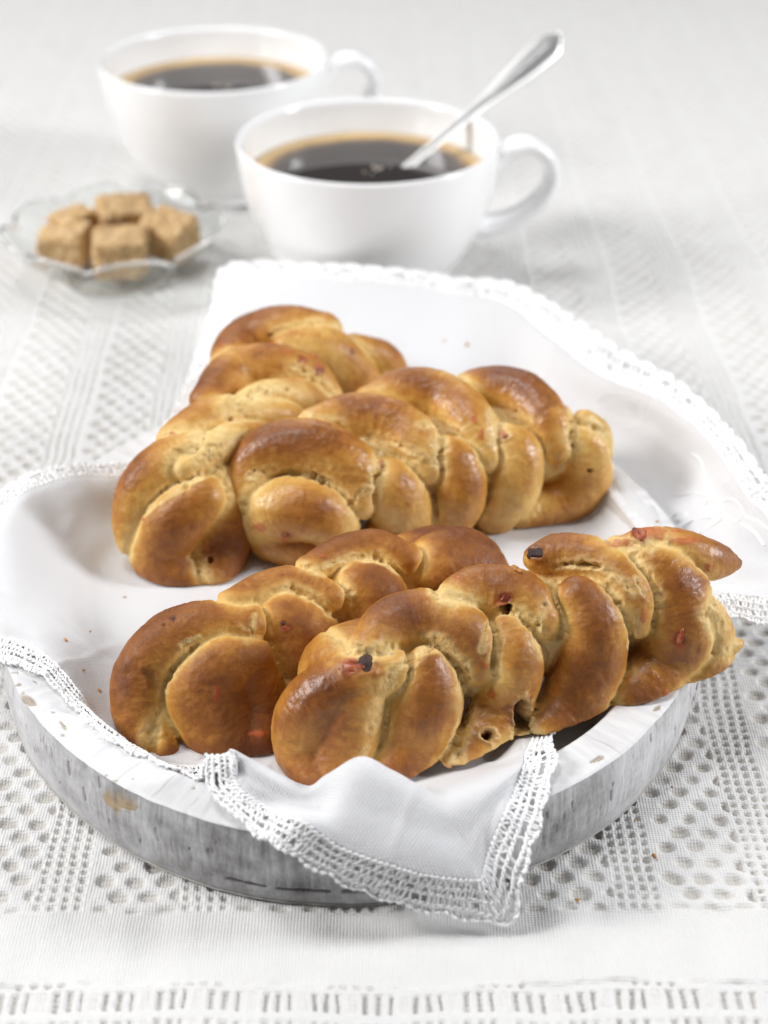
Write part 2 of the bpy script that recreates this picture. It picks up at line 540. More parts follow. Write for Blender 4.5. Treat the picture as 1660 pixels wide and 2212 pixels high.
# ------------------------------------------------------------------ napkin with crochet border
# stations run round the cloth; W crest / wall, M between, L hem of the linen, X outer edge of the lace
def Zp(x, y, z): return pz(x, y, z)
def Yp(x, y, Y): return pY(x, y, Y)
ST = [
    # front flap hanging over the rim
    dict(W=Zp(508, 1624, 3.3), M=Zp(505, 1628, 3.3), L=Zp(500, 1636, 3.25), X=Zp(445, 1630, 3.2)),
    dict(W=Zp(530, 1634, 3.2), M=Zp(518, 1660, 3.05), L=Zp(508, 1682, 2.95), X=Zp(452, 1712, 2.75)),
    dict(W=Zp(560, 1650, 3.05), M=Zp(548, 1690, 2.9), L=Zp(530, 1712, 2.75), X=Zp(500, 1752, 2.6)),
    dict(W=Zp(655, 1702, 2.75), M=Zp(620, 1730, 2.65), L=Zp(588, 1748, 2.55), X=Zp(552, 1806, 2.42)),
    dict(W=Zp(705, 1676, 3.0), M=Zp(690, 1745, 2.75), L=Yp(650, 1775, 27.95), X=Yp(605, 1835, 27.75)),
    dict(W=Zp(779, 1636, 3.5), M=Yp(752, 1745, 28.4), L=Yp(735, 1828, 27.75), X=Yp(690, 1886, 27.55)),
    dict(W=Zp(846, 1664, 3.25), M=Yp(850, 1775, 28.3), L=Yp(846, 1872, 27.6), X=Yp(795, 1936, 27.5)),
    dict(W=Zp(898, 1695, 2.95), M=Yp(915, 1800, 28.2), L=Yp(940, 1893, 27.6), X=Yp(910, 1970, 27.45)),
    dict(W=Zp(950, 1720, 2.7), M=Yp(990, 1815, 28.3), L=Yp(1020, 1900, 27.75), X=Yp(1010, 1990, 27.5)),
    dict(W=Zp(985, 1712, 2.7), M=Yp(1015, 1812, 28.35), L=Yp(1038, 1895, 27.85), X=Yp(1105, 2000, 27.5)),
    dict(W=Zp(1029, 1695, 2.7), M=Yp(1040, 1770, 28.7), L=Yp(1056, 1840, 28.25), X=Yp(1138, 1880, 28.0)),
    dict(W=Zp(1080, 1672, 2.7), M=Zp(1082, 1715, 2.6), L=Yp(1085, 1765, 28.75), X=Yp(1166, 1795, 28.7)),
    dict(W=Zp(1112, 1655, 2.6), M=Zp(1112, 1680, 2.55), L=Zp(1112, 1702, 2.5), X=Zp(1186, 1712, 2.42)),
    dict(W=Zp(1120, 1640, 2.4), M=Zp(1128, 1645, 2.5), L=Zp(1132, 1655, 2.5), X=Zp(1206, 1640, 2.5)),
    dict(W=Zp(1120, 1618, 2.1), M=Zp(1130, 1622, 2.3), L=Zp(1140, 1626, 2.4), X=Zp(1196, 1612, 2.45)),
    # tucked under the loaf
    dict(L=Zp(1170, 1570, 1.6), X=Zp(1205, 1575, 1.7)),
    dict(L=Zp(1300, 1450, 1.45), X=Zp(1340, 1455, 1.5)),
    dict(L=Zp(1420, 1370, 2.0), X=Zp(1462, 1380, 2.4)),
    # wing over the tray's side
    dict(W=Zp(1430, 1270, 1.8), L=Zp(1552, 1282, 2.45), X=Zp(1572, 1338, 2.40)),
    dict(W=Zp(1480, 1225, 1.9), L=Zp(1650, 1288, 2.45), X=Zp(1660, 1350, 2.25)),
    dict(W=Zp(1500, 1180, 1.9), M=Zp(1610, 1210, 2.6), L=Zp(1740, 1262, 2.4), X=Zp(1800, 1310, 2.0)),
    dict(W=Zp(1490, 1130, 1.8), M=Zp(1590, 1130, 2.7), L=Zp(1700, 1165, 3.1), X=Zp(1770, 1165, 2.9)),
    dict(W=Zp(1450, 1075, 1.6), M=Zp(1540, 1060, 2.6), L=Zp(1612, 1068, 3.4), X=Zp(1672, 1048, 3.4)),
    dict(W=Zp(1400, 1025, 1.5), M=Zp(1480, 985, 2.5), L=Zp(1540, 962, 3.5), X=Zp(1596, 946, 3.6)),
    dict(W=Zp(1330, 985, 1.45), M=Zp(1385, 920, 2.4), L=Zp(1428, 868, 3.5), X=Zp(1468, 822, 3.6)),
    dict(W=Zp(1250, 960, 1.4), M=Zp(1280, 885, 2.3), L=Zp(1303, 815, 3.4), X=Zp(1340, 750, 3.6)),
    # back edge
    dict(W=Zp(1165, 940, 1.4), M=Zp(1185, 840, 2.3), L=Zp(1208, 750, 3.4), X=Zp(1250, 692, 3.6)),
    dict(W=Zp(1080, 900, 1.7), M=Zp(1090, 780, 2.4), L=Zp(1100, 662, 3.4), X=Zp(1120, 612, 3.6)),
    dict(W=Zp(980, 880, 2.0), M=Zp(975, 740, 2.5), L=Zp(960, 630, 3.2), X=Zp(970, 595, 3.4)),
    dict(W=Zp(800, 850, 2.6), M=Zp(790, 690, 3.0), L=Zp(815, 612, 3.3), X=Zp(820, 576, 3.3)),
    dict(W=Zp(700, 850, 2.4), M=Zp(690, 690, 2.6), L=Zp(665, 602, 2.9), X=Zp(660, 568, 2.9)),
    dict(W=Zp(600, 850, 2.3), M=Zp(560, 690, 2.5), L=Zp(535, 606, 2.7), X=Zp(488, 570, 2.7)),
    dict(W=Zp(560, 900, 2.2), M=Zp(530, 760, 2.4), L=Zp(500, 690, 2.5), X=Zp(454, 672, 2.5)),
    dict(W=Zp(500, 930, 2.2), M=Zp(480, 830, 2.35), L=Zp(465, 775, 2.4), X=Zp(425, 762, 2.4)),
    dict(W=Zp(440, 980, 1.9), M=Zp(420, 930, 2.3), L=Zp(405, 905, 2.35), X=Zp(375, 890, 2.4)),
    # side lobe
    dict(W=Zp(350, 1080, 1.7), M=Zp(320, 1045, 2.2), L=Zp(300, 1022, 2.45), X=Zp(288, 994, 2.5)),
    dict(W=Zp(255, 1125, 1.7), M=Zp(200, 1060, 2.6), L=Zp(180, 1028, 2.9), X=Zp(165, 1003, 2.95)),
    dict(W=Zp(195, 1165, 1.8), M=Zp(100, 1080, 2.8), L=Zp(78, 1052, 3.0), X=Zp(62, 1026, 2.95)),
    dict(W=Zp(165, 1205, 1.9), M=Zp(40, 1120, 3.2), L=Zp(10, 1100, 3.1), X=Zp(-15, 1080, 2.7)),
    dict(W=Zp(150, 1245, 2.0), M=Zp(12, 1160, 3.2), L=Zp(-30, 1185, 2.5), X=Zp(-60, 1200, 1.9)),
    dict(W=Zp(148, 1292, 2.0), M=Zp(14, 1235, 2.95), L=Zp(-40, 1285, 2.3), X=Zp(-80, 1330, 1.7)),
    dict(W=Zp(158, 1340, 2.0), M=Zp(40, 1330, 2.6), L=Zp(-10, 1368, 2.3), X=Zp(-45, 1418, 2.0)),
    dict(W=Zp(176, 1385, 1.9), M=Zp(90, 1378, 2.45), L=Zp(50, 1388, 2.42), X=Zp(22, 1436, 2.36)),
    dict(W=Zp(190, 1420, 1.75), M=Zp(145, 1425, 2.2), L=Zp(115, 1430, 2.4), X=Zp(88, 1462, 2.4)),
    dict(W=Zp(230, 1480, 1.5), M=Zp(195, 1490, 1.9), L=Zp(172, 1495, 2.25), X=Zp(148, 1518, 2.4)),
    # tucked inside the rim
    dict(L=Zp(206, 1552, 1.75), X=Zp(184, 1560, 2.25)),
    dict(L=Zp(262, 1618, 1.4), X=Zp(232, 1618, 1.95)),
    dict(L=Zp(330, 1640, 1.3), X=Zp(300, 1664, 1.85)),
    dict(L=Zp(400, 1655, 1.35), X=Zp(385, 1692, 1.9)),
    dict(L=Zp(455, 1650, 1.7), M=Zp(450, 1640, 1.5), X=Zp(432, 1694, 2.2)),
]

def build_napkin():
    root = empty('linen_napkin', (TCX, TCY, FLOORZ), label='white linen napkin with crocheted lace border lining the wooden tray', category='napkin')
    C = np.array([TCX + .3, TCY, FLOORZ + .06])
    R = {k: [] for k in ('H', 'F', 'W', 'M', 'L', 'X')}
    for s in ST:
        L = s['L']
        W = s.get('W')
        d = (W if W is not None else L) - C
        ang = math.atan2(d[1] / TB, d[0] / TA)
        F = np.array([TCX + (TA - RIMW) * .80 * math.cos(ang), TCY + (TB - RIMW) * .80 * math.sin(ang), FLOORZ + .06])
        ref = W if W is not None else L
        if np.linalg.norm(F[:2] - C[:2]) > .88 * np.linalg.norm(ref[:2] - C[:2]):
            F = C + (ref - C) * .84; F[2] = FLOORZ + .06
        if W is None: W = F + (L - F) * np.array([.5, .5, .35])
        M = s.get('M')
        if M is None: M = W + (L - W) * np.array([.55, .55, .5])
        R['H'].append(C + (F - C) * .5); R['F'].append(F); R['W'].append(W); R['M'].append(M); R['L'].append(L); R['X'].append(s['X'])
    NS = 24
    rings = [catmull(np.array(R[k]), NS, closed=True) for k in ('H', 'F', 'W', 'M', 'L', 'X')]
    nu = len(rings[0])
    ctr = np.array([np.repeat(C[None], nu, 0)] + rings)      # (7, nu, 3)
    # radial spline
    pts = np.transpose(ctr, (1, 0, 2))                        # nu,7,3
    nper = [10, 10, 14, 14, 14, 12]
    ext = np.concatenate([2 * pts[:, :1] - pts[:, 1:2], pts, 2 * pts[:, -1:] - pts[:, -2:-1]], 1)
    cols = []
    for sgm in range(6):
        p0, p1, p2, p3 = ext[:, sgm], ext[:, sgm + 1], ext[:, sgm + 2], ext[:, sgm + 3]
        for t in np.arange(nper[sgm]) / nper[sgm]:
            if sgm == 5:      # lace continues straight from the hem
                cols.append(p1 * (1 - t) + p2 * t)
            else:
                cols.append(.5 * (2 * p1 + (p2 - p0) * t + (2 * p0 - 5 * p1 + 4 * p2 - p3) * t * t + (3 * p1 - p0 - 3 * p2 + p3) * t ** 3))
    cols.append(pts[:, -1])
    G = np.stack(cols, 1)                                     # nu, nr, 3
    nr = G.shape[1]
    hem = sum(nper[:5])
    flat = G.reshape(-1, 3)
    amp = sstep(1.5, 2.6, flat[:, 2])
    flat[:, 2] += amp * (.06 * fbm(flat, 2.2, 2, 71) + .022 * fbm(flat, .8, 3, 75))
    flat[:, 0] += amp * .03 * vnoise(flat, 1.3, 77); flat[:, 1] += amp * .03 * vnoise(flat, 1.3, 78)
    # puckers beside the hem and old ironing creases
    jj = np.tile(np.arange(nr), nu); aa = np.repeat(np.arange(nu), nr)
    nearhem = np.exp(-((jj - hem) / 9.0) ** 2)
    flat[:, 2] += amp * nearhem * .05 * fbm(np.stack([aa * .09, jj * .02, 0 * aa], 1), 1.0, 2, 79)
    for px_, py_, ang_ in ((TCX + 1.5, TCY, 1.15), (TCX, TCY + 2.0, -.42), (TCX + 6.5, TCY, 1.15), (TCX - 5.5, TCY, 1.15), (TCX, TCY - 6.5, -.42), (TCX, TCY + 8.5, -.42)):
        dl = np.abs((flat[:, 0] - px_) * math.sin(ang_) - (flat[:, 1] - py_) * math.cos(ang_))
        flat[:, 2] += .045 * np.exp(-(dl / .10) ** 2) + .02 * np.exp(-(dl / .5) ** 2)
    # keep clear of the tray and the table
    h = tray_h(flat[:, 0], flat[:, 1])
    front = (flat[:, 1] < 33) & (tray_q(flat[:, 0], flat[:, 1]) > .985)
    flat[:, 2] = np.maximum(flat[:, 2], np.where(front, 0, h) + .05)
    q = tray_q(flat[:, 0], flat[:, 1])
    push = (q < 1.018) & (q > .94) & (flat[:, 2] < RIMZ)
    k = np.where(push, 1.018 / np.maximum(q, .5), 1.0)
    flat[:, 0] = TCX + (flat[:, 0] - TCX) * k
    flat[:, 1] = TCY + (flat[:, 1] - TCY) * k
    flat[:, 2] = np.maximum(flat[:, 2], .06)
    G = flat.reshape(nu, nr, 3)
    for it in range(3):      # ease the clamped creases
        G[:, 1:hem] = .5 * G[:, 1:hem] + .125 * (np.roll(G, 1, 0) + np.roll(G, -1, 0))[:, 1:hem] + .125 * (G[:, 0:hem - 1] + G[:, 2:hem + 1])
    lin = G[:, :hem + 1]
    V = lin[:, 1:].reshape(-1, 3)
    F = grid_faces(nu, hem, wrap_u=True)
    V = np.vstack([V, lin[0, :1]])
    c = len(V) - 1
    Fl = [list(f) for f in F.tolist()] + [[c, i * hem, ((i + 1) % nu) * hem] for i in range(nu)]
    me = make_mesh('linen', V, Fl)
    # cloth coordinates follow the threads
    m = NT('white_linen')
    pos = m.geo()
    m.set(Base_Color=(.88, .88, .89, 1), Roughness=.9, Sheen_Weight=.1)
    m.b.inputs['Specular IOR Level'].default_value = .15
    w1 = m.n('TexWave', wave_type='BANDS', bands_direction='X'); w1.inputs['Scale'].default_value = 470
    w1.inputs['Distortion'].default_value = 1.0
    w2 = m.n('TexWave', wave_type='BANDS', bands_direction='Y'); w2.inputs['Scale'].default_value = 470
    w2.inputs['Distortion'].default_value = 1.0
    rp = m.map(pos, rot=(0, 0, .7))
    m.l(rp, w1.inputs['Vector']); m.l(rp, w2.inputs['Vector'])
    hh = m.math('ADD', m.math('MULTIPLY', w1.outputs['Fac'], w2.outputs['Fac']), m.math('MULTIPLY', m.noise(pos, 180, 3), 2.0))
    m.l(m.bump(hh, .6, .0003), m.b.inputs['Normal'])
    tr = m.n('BsdfTranslucent'); tr.inputs['Color'].default_value = (.85, .85, .86, 1)
    mx = m.n('MixShader'); mx.inputs[0].default_value = .22
    m.l(m.b.outputs[0], mx.inputs[1]); m.l(tr.outputs[0], mx.inputs[2]); m.l(mx.outputs[0], m.out.inputs['Surface'])
    lo = part('linen', me, m.m, root)
    sm = lo.modifiers.new('thick', 'SOLIDIFY'); sm.thickness = .00035; sm.offset = 0

    # crochet lace, thread by thread
    LG = G[:, hem:]                                           # nu, 13, 3
    nl = LG.shape[1]
    mid = LG[:, nl // 2]
    seg = np.linalg.norm(np.roll(mid, -1, 0) - mid, axis=1)
    cum = np.concatenate([[0], np.cumsum(seg)])
    total = cum[-1]
    ncell = int(round(total / .46))
    cell = total / ncell
    ext = np.concatenate([LG, LG[:1]], 0)
    nrm = np.cross(np.roll(LG, -1, 0) - LG, np.gradient(LG, axis=1))
    nrm /= np.linalg.norm(nrm, axis=2)[:, :, None] + 1e-9
    for it in range(4):
        nrm = (nrm + np.roll(nrm, 1, 0) + np.roll(nrm, -1, 0)); nrm /= np.linalg.norm(nrm, axis=2)[:, :, None] + 1e-9
    nrm = np.concatenate([nrm, nrm[:1]], 0)
    def at(s, t, hgt=0.0):
        s = np.mod(np.asarray(s, float), total); t = np.asarray(t, float)
        i = np.clip(np.searchsorted(cum, s, side='right') - 1, 0, nu - 1)
        f = ((s - cum[i]) / np.maximum(cum[i + 1] - cum[i], 1e-9))[:, None]
        tt = np.clip(t, 0, 1) * (nl - 1)
        j = np.clip(tt.astype(int), 0, nl - 2); g = (tt - j)[:, None]
        A = (ext[i, j] * (1 - g) + ext[i, j + 1] * g) * (1 - f) + (ext[i + 1, j] * (1 - g) + ext[i + 1, j + 1] * g) * f
        over = np.clip(t - 1, 0, 1)[:, None]
        A = A + (ext[i, nl - 1] - ext[i, 0]) * over
        N = nrm[i, j]
        return A + N * np.asarray(hgt)[..., None] if np.ndim(hgt) else A + N * hgt
    LR = .70
    T = Tubes(6)
    r0 = np.random.default_rng(23)
    # running chains (two plies twisted)
    for t0, rad in ((.02, .042), (.27, .036), (.48, .04), (.74, .044)):
        n = ncell * 9
        s = np.arange(n + 1) / n * total
        wob = .05 * vnoise(np.stack([s, 0 * s + t0 * 50, 0 * s], 1), .3, 5)
        for ph in (0, math.pi):
            w = s / cell * 2 * math.pi * 1.5 + ph + 6 * wob
            P = at(s, t0 + .035 * np.sin(w) + wob, .022 * np.cos(w))
            T.add(P, LR * rad * (1 + .15 * np.sin(w * 2) + 4 * wob))
    uu = np.linspace(0, 1, 7)
    def stitch(sa, sb, ta, tb, rad, puff=.02):
        q = r0.uniform(-.05, .05, 4)
        bow = (r0.uniform(-.06, .06)) * cell * np.sin(uu * np.pi)
        s = sa + (sb - sa) * uu + bow + q[0] * cell
        rr = LR * rad * (1 + q[2] * 3.5) * (.85 + .35 * np.sin(uu * np.pi))
        T.add(at(s, ta + (tb - ta) * uu + q[1] * .3, (puff + q[3] * .4) * np.sin(uu * np.pi)), rr)
    for kx in range(ncell):
        s0 = kx * cell
        for a, b in ((0, .25), (.25, .1), (.5, .25), (.5, .75), (.75, .9), (1.0, .75)):
            stitch(s0 + cell * a, s0 + cell * b, .02, .28, .040)
        for a in (.1, .36, .62, .88):
            if r0.uniform() < .86:
                stitch(s0 + cell * a, s0 + cell * (a + r0.uniform(-.2, .2)), .28, .48, .046)
        # long open eyelets between solid blocks
        if r0.uniform() < .5:
            for a in (.08, .32, .56, .80):
                stitch(s0 + cell * a, s0 + cell * (a + r0.uniform(-.15, .15)), .47, .75, .052, .03)
        else:
            stitch(s0 + cell * .1, s0 + cell * r0.uniform(-.1, .2), .47, .75, .05)
            if r0.uniform() < .5: stitch(s0 + cell * .6, s0 + cell * r0.uniform(.3, .8), .47, .75, .045)
        # puffy scalloped edge
        ph = (kx % 2)
        for a in np.arange(5) / 5 + .1:
            e = math.sin((ph + a) / 2 * math.pi)
            top = .86 + .13 * e + r0.uniform(-.03, .03)
            stitch(s0 + cell * a, s0 + cell * (a + .15 * (1 - ph - a)), .74, top, .052, .03)
        n = 9; v = np.linspace(0, 1, n)
        T.add(at(s0 + cell * v, .85 + .13 * np.sin((ph + v) / 2 * math.pi) + .012 * np.sin(v * 19 + kx), .03 * np.sin(v * 13 + kx)), .046 * (1 + .3 * np.sin(v * 15 + kx * 2)))
    lme = T.mesh('lace_border')
    m = NT('crochet_cotton')
    m.set(Base_Color=(.95, .95, .95, 1), Roughness=.95)
    m.b.inputs['Specular IOR Level'].default_value = .15
    w = m.n('TexWave', wave_type='BANDS', bands_direction='DIAGONAL'); w.inputs['Scale'].default_value = 320
    w.inputs['Distortion'].default_value = 6
    m.l(m.geo(), w.inputs['Vector'])
    m.l(m.bump(w.outputs['Fac'], .3, .0003), m.b.inputs['Normal'])
    part('lace_border', lme, m.m, root)
    return root, G, hem, m.m

NAP, NAPG, NAPHEM, COTTON = build_napkin()

def on_mesh(grid, px, py):
    """Napkin surface point seen at a pixel (nearest to the camera)."""
    P = grid.reshape(-1, 3)
    p = proj(P)
    d = np.hypot(p[:, 0] - px, p[:, 1] - py)
    i = np.argsort(d)[:24]
    dep = np.linalg.norm(P[i] - CAMP, axis=1)
    near = i[dep < dep.min() + 1.2]
    w = 1 / (d[near] + 1)
    base = (P[near] * w[:, None]).sum(0) / w.sum()
    r = ray(px, py)
    return CAMP + r * np.dot(base - CAMP, r)

def build_embroidery():
    T = Tubes(6)
    g = NAPG[:, :NAPHEM + 1]
    curves = [
        [(1492, 980), (1512, 992), (1522, 1020), (1528, 1050), (1548, 1072)],
        [(1462, 1072), (1500, 1066), (1540, 1072), (1562, 1084)],
        [(1560, 1050), (1572, 1040), (1590, 1034)],
        [(1520, 1094), (1535, 1080), (1555, 1084), (1562, 1100), (1550, 1116), (1530, 1112), (1520, 1094)],
        [(1562, 1084), (1585, 1080), (1602, 1096), (1604, 1118), (1590, 1126), (1570, 1114), (1562, 1100)],
        [(1540, 1118), (1500, 1124), (1460, 1142), (1430, 1170)],
        [(1560, 1122), (1530, 1140), (1500, 1160), (1482, 1186)],
        [(1552, 1128), (1515, 1150), (1470, 1176)],
        [(1600, 1130), (1630, 1150), (1652, 1180)],
        [(1608, 1118), (1640, 1128), (1662, 1146)],
        [(1585, 1060), (1612, 1052), (1636, 1058), (1620, 1074), (1590, 1076)],
        [(1440, 1120), (1462, 1108), (1486, 1112), (1470, 1124), (1440, 1120)],
    ]
    for c in curves:
        P = np.array([on_mesh(g, *q) for q in c])
        P = catmull(P, 10)
        for off in (-.025, .025):
            Q = P.copy(); Q[:, 2] += .022; Q[:, 0] += off * .7
            s = np.arange(len(Q))
            T.add(Q, .024 * (1 + .18 * np.sin(s * 2.1 + off * 90)))
    part('embroidered_flower', T.mesh('embroidered_flower'), COTTON, NAP, label='raised white embroidered flower on the napkin wing')
build_embroidery()

# ------------------------------------------------------------------ bread
def bread_material(name, gloss, hue=0.0):
    m = NT(name)
    br = m.attr('brown'); tear = m.attr('tear'); red = m.attr('red'); dark = m.attr('dark')
    fibv = m.attr('fib', 'Vector'); pos = m.geo()
    n1 = m.noise(pos, 95, 5, .6)
    n2 = m.noise(fibv, 1.6, 4, .6)
    n3 = m.noise(pos, 420, 3, .6)
    n4 = m.noise(pos, 1500, 2, .7)
    f = m.math('ADD', br, m.math('MULTIPLY', m.math('SUBTRACT', n1, .5), .34))
    f = m.math('ADD', f, m.math('MULTIPLY', m.math('SUBTRACT', n2, .5), .30))
    f = m.math('ADD', f, m.math('MULTIPLY', m.math('SUBTRACT', n3, .5), .16))
    f = m.math('ADD', f, m.math('MULTIPLY', m.math('SUBTRACT', n4, .5), .22))
    col = m.ramp(f, [(.02, (.76, .53, .20)), (.20, (.66, .39, .105)), (.42, (.50, .225, .04)), (.66, (.31, .108, .017)), (.95, (.16, .046, .010))])
    # little dark specks of herbs
    v = m.n('TexVoronoi'); v.inputs['Scale'].default_value = 260; v.inputs['Randomness'].default_value = 1
    m.l(pos, v.inputs['Vector'])
    sp = m.ramp(v.outputs['Distance'], [(.05, 1.0), (.16, 0.0)])
    gate = m.ramp(m.noise(pos, 150, 1), [(.62, 0.0), (.68, .55)])
    col = m.mix(m.math('MULTIPLY', sp, gate), col, (.10, .035, .012))
    crumb = m.ramp(m.noise(pos, 480, 4, .65), [(.28, (.58, .34, .10)), (.45, (.78, .54, .21)), (.7, (.88, .70, .36))])
    col = m.mix(tear, col, crumb)
    col = m.mix(red, col, m.ramp(n3, [(.35, (.38, .045, .015)), (.65, (.55, .14, .04))]))
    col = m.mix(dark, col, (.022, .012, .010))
    m.l(col, m.b.inputs['Base Color'])
    rg = m.math('ADD', m.math('MULTIPLY', n1, .22), .42 - .24 * gloss)
    rg = m.math('ADD', rg, m.math('MULTIPLY', m.ramp(m.noise(pos, 70, 4, .6), [(.4, 0.0), (.65, 1.0)]), .22))
    rg = m.math('ADD', rg, m.math('MULTIPLY', tear, .4), True)
    m.l(rg, m.b.inputs['Roughness'])
    m.b.inputs['Specular IOR Level'].default_value = .28 + .22 * gloss
    m.b.inputs['Subsurface Weight'].default_value = .04
    m.b.inputs['Subsurface Radius'].default_value = (.004, .0018, .0007)
    m.b.inputs['Subsurface Scale'].default_value = .5
    m.b.inputs['Coat Weight'].default_value = .15 * gloss
    m.b.inputs['Coat Roughness'].default_value = .22
    h = m.math('ADD', m.math('MULTIPLY', m.noise(pos, 900, 4, .65), .5), m.math('MULTIPLY', n2, .6))
    h = m.math('ADD', h, m.math('MULTIPLY', m.noise(pos, 230, 5, .65), 1.6))
    nb = m.bump(h, .30, .0009)
    tb = m.bump(m.math('MULTIPLY', tear, m.noise(pos, 700, 4, .7)), .6, .0014, nb)
    m.l(tb, m.b.inputs['Normal'])
    return m.m

def surface_nets(F, org, h):
    ins = F < 0
    nx, ny, nz = F.shape
    c = ins[:-1, :-1, :-1].astype(np.int8)
    s = np.zeros((nx - 1, ny - 1, nz - 1), np.int8)
    corners = [(i, j, k) for i in (0, 1) for j in (0, 1) for k in (0, 1)]
    for (i, j, k) in corners:
        s += ins[i:nx - 1 + i, j:ny - 1 + j, k:nz - 1 + k]
    mixed = (s > 0) & (s < 8)
    idx = np.full(mixed.shape, -1, np.int64)
    cells = np.argwhere(mixed)
    idx[mixed] = np.arange(len(cells))
    acc = np.zeros((len(cells), 3)); cnt = np.zeros(len(cells))
    val = {cn: F[cells[:, 0] + cn[0], cells[:, 1] + cn[1], cells[:, 2] + cn[2]] for cn in corners}
    for a in corners:
        for ax in range(3):
            if a[ax] == 0:
                b = list(a); b[ax] = 1; b = tuple(b)
                va, vb = val[a], val[b]
                x = (va < 0) != (vb < 0)
                t = np.where(x, va / np.where(x, va - vb, 1), 0)
                p = np.repeat(np.array(a, float)[None], len(cells), 0)
                p[:, ax] = t
                acc[x] += p[x]; cnt[x] += 1
    V = org + (cells + acc / cnt[:, None]) * h
    quads = []
    for ax in range(3):
        sl0 = [slice(None)] * 3; sl1 = [slice(None)] * 3
        sl0[ax] = slice(0, -1); sl1[ax] = slice(1, None)
        A, B = ins[tuple(sl0)], ins[tuple(sl1)]
        e = np.argwhere(A != B)
        o1, o2 = [(1, 2), (2, 0), (0, 1)][ax]
        ok = (e[:, o1] > 0) & (e[:, o2] > 0) & (e[:, o1] < F.shape[o1] - 1) & (e[:, o2] < F.shape[o2] - 1)
        e = e[ok]
        flip = A[e[:, 0], e[:, 1], e[:, 2]]
        q = []
        for d1, d2 in ((0, 0), (-1, 0), (-1, -1), (0, -1)):
            f = e.copy(); f[:, o1] += d1; f[:, o2] += d2
            q.append(idx[f[:, 0], f[:, 1], f[:, 2]])
        q = np.stack(q, 1)
        q[~flip] = q[~flip][:, ::-1]
        quads.append(q[:, ::-1] if False else q)
    Q = np.concatenate(quads)
    return V, Q[(Q >= 0).all(1)]

def seg_dist(P, a, b, ra, rb):
    ab = b - a
    t = np.clip(((P - a) @ ab) / max(ab @ ab, 1e-9), 0, 1)
    return np.linalg.norm(P - a - t[:, None] * ab, axis=1) - (ra + (rb - ra) * t), t

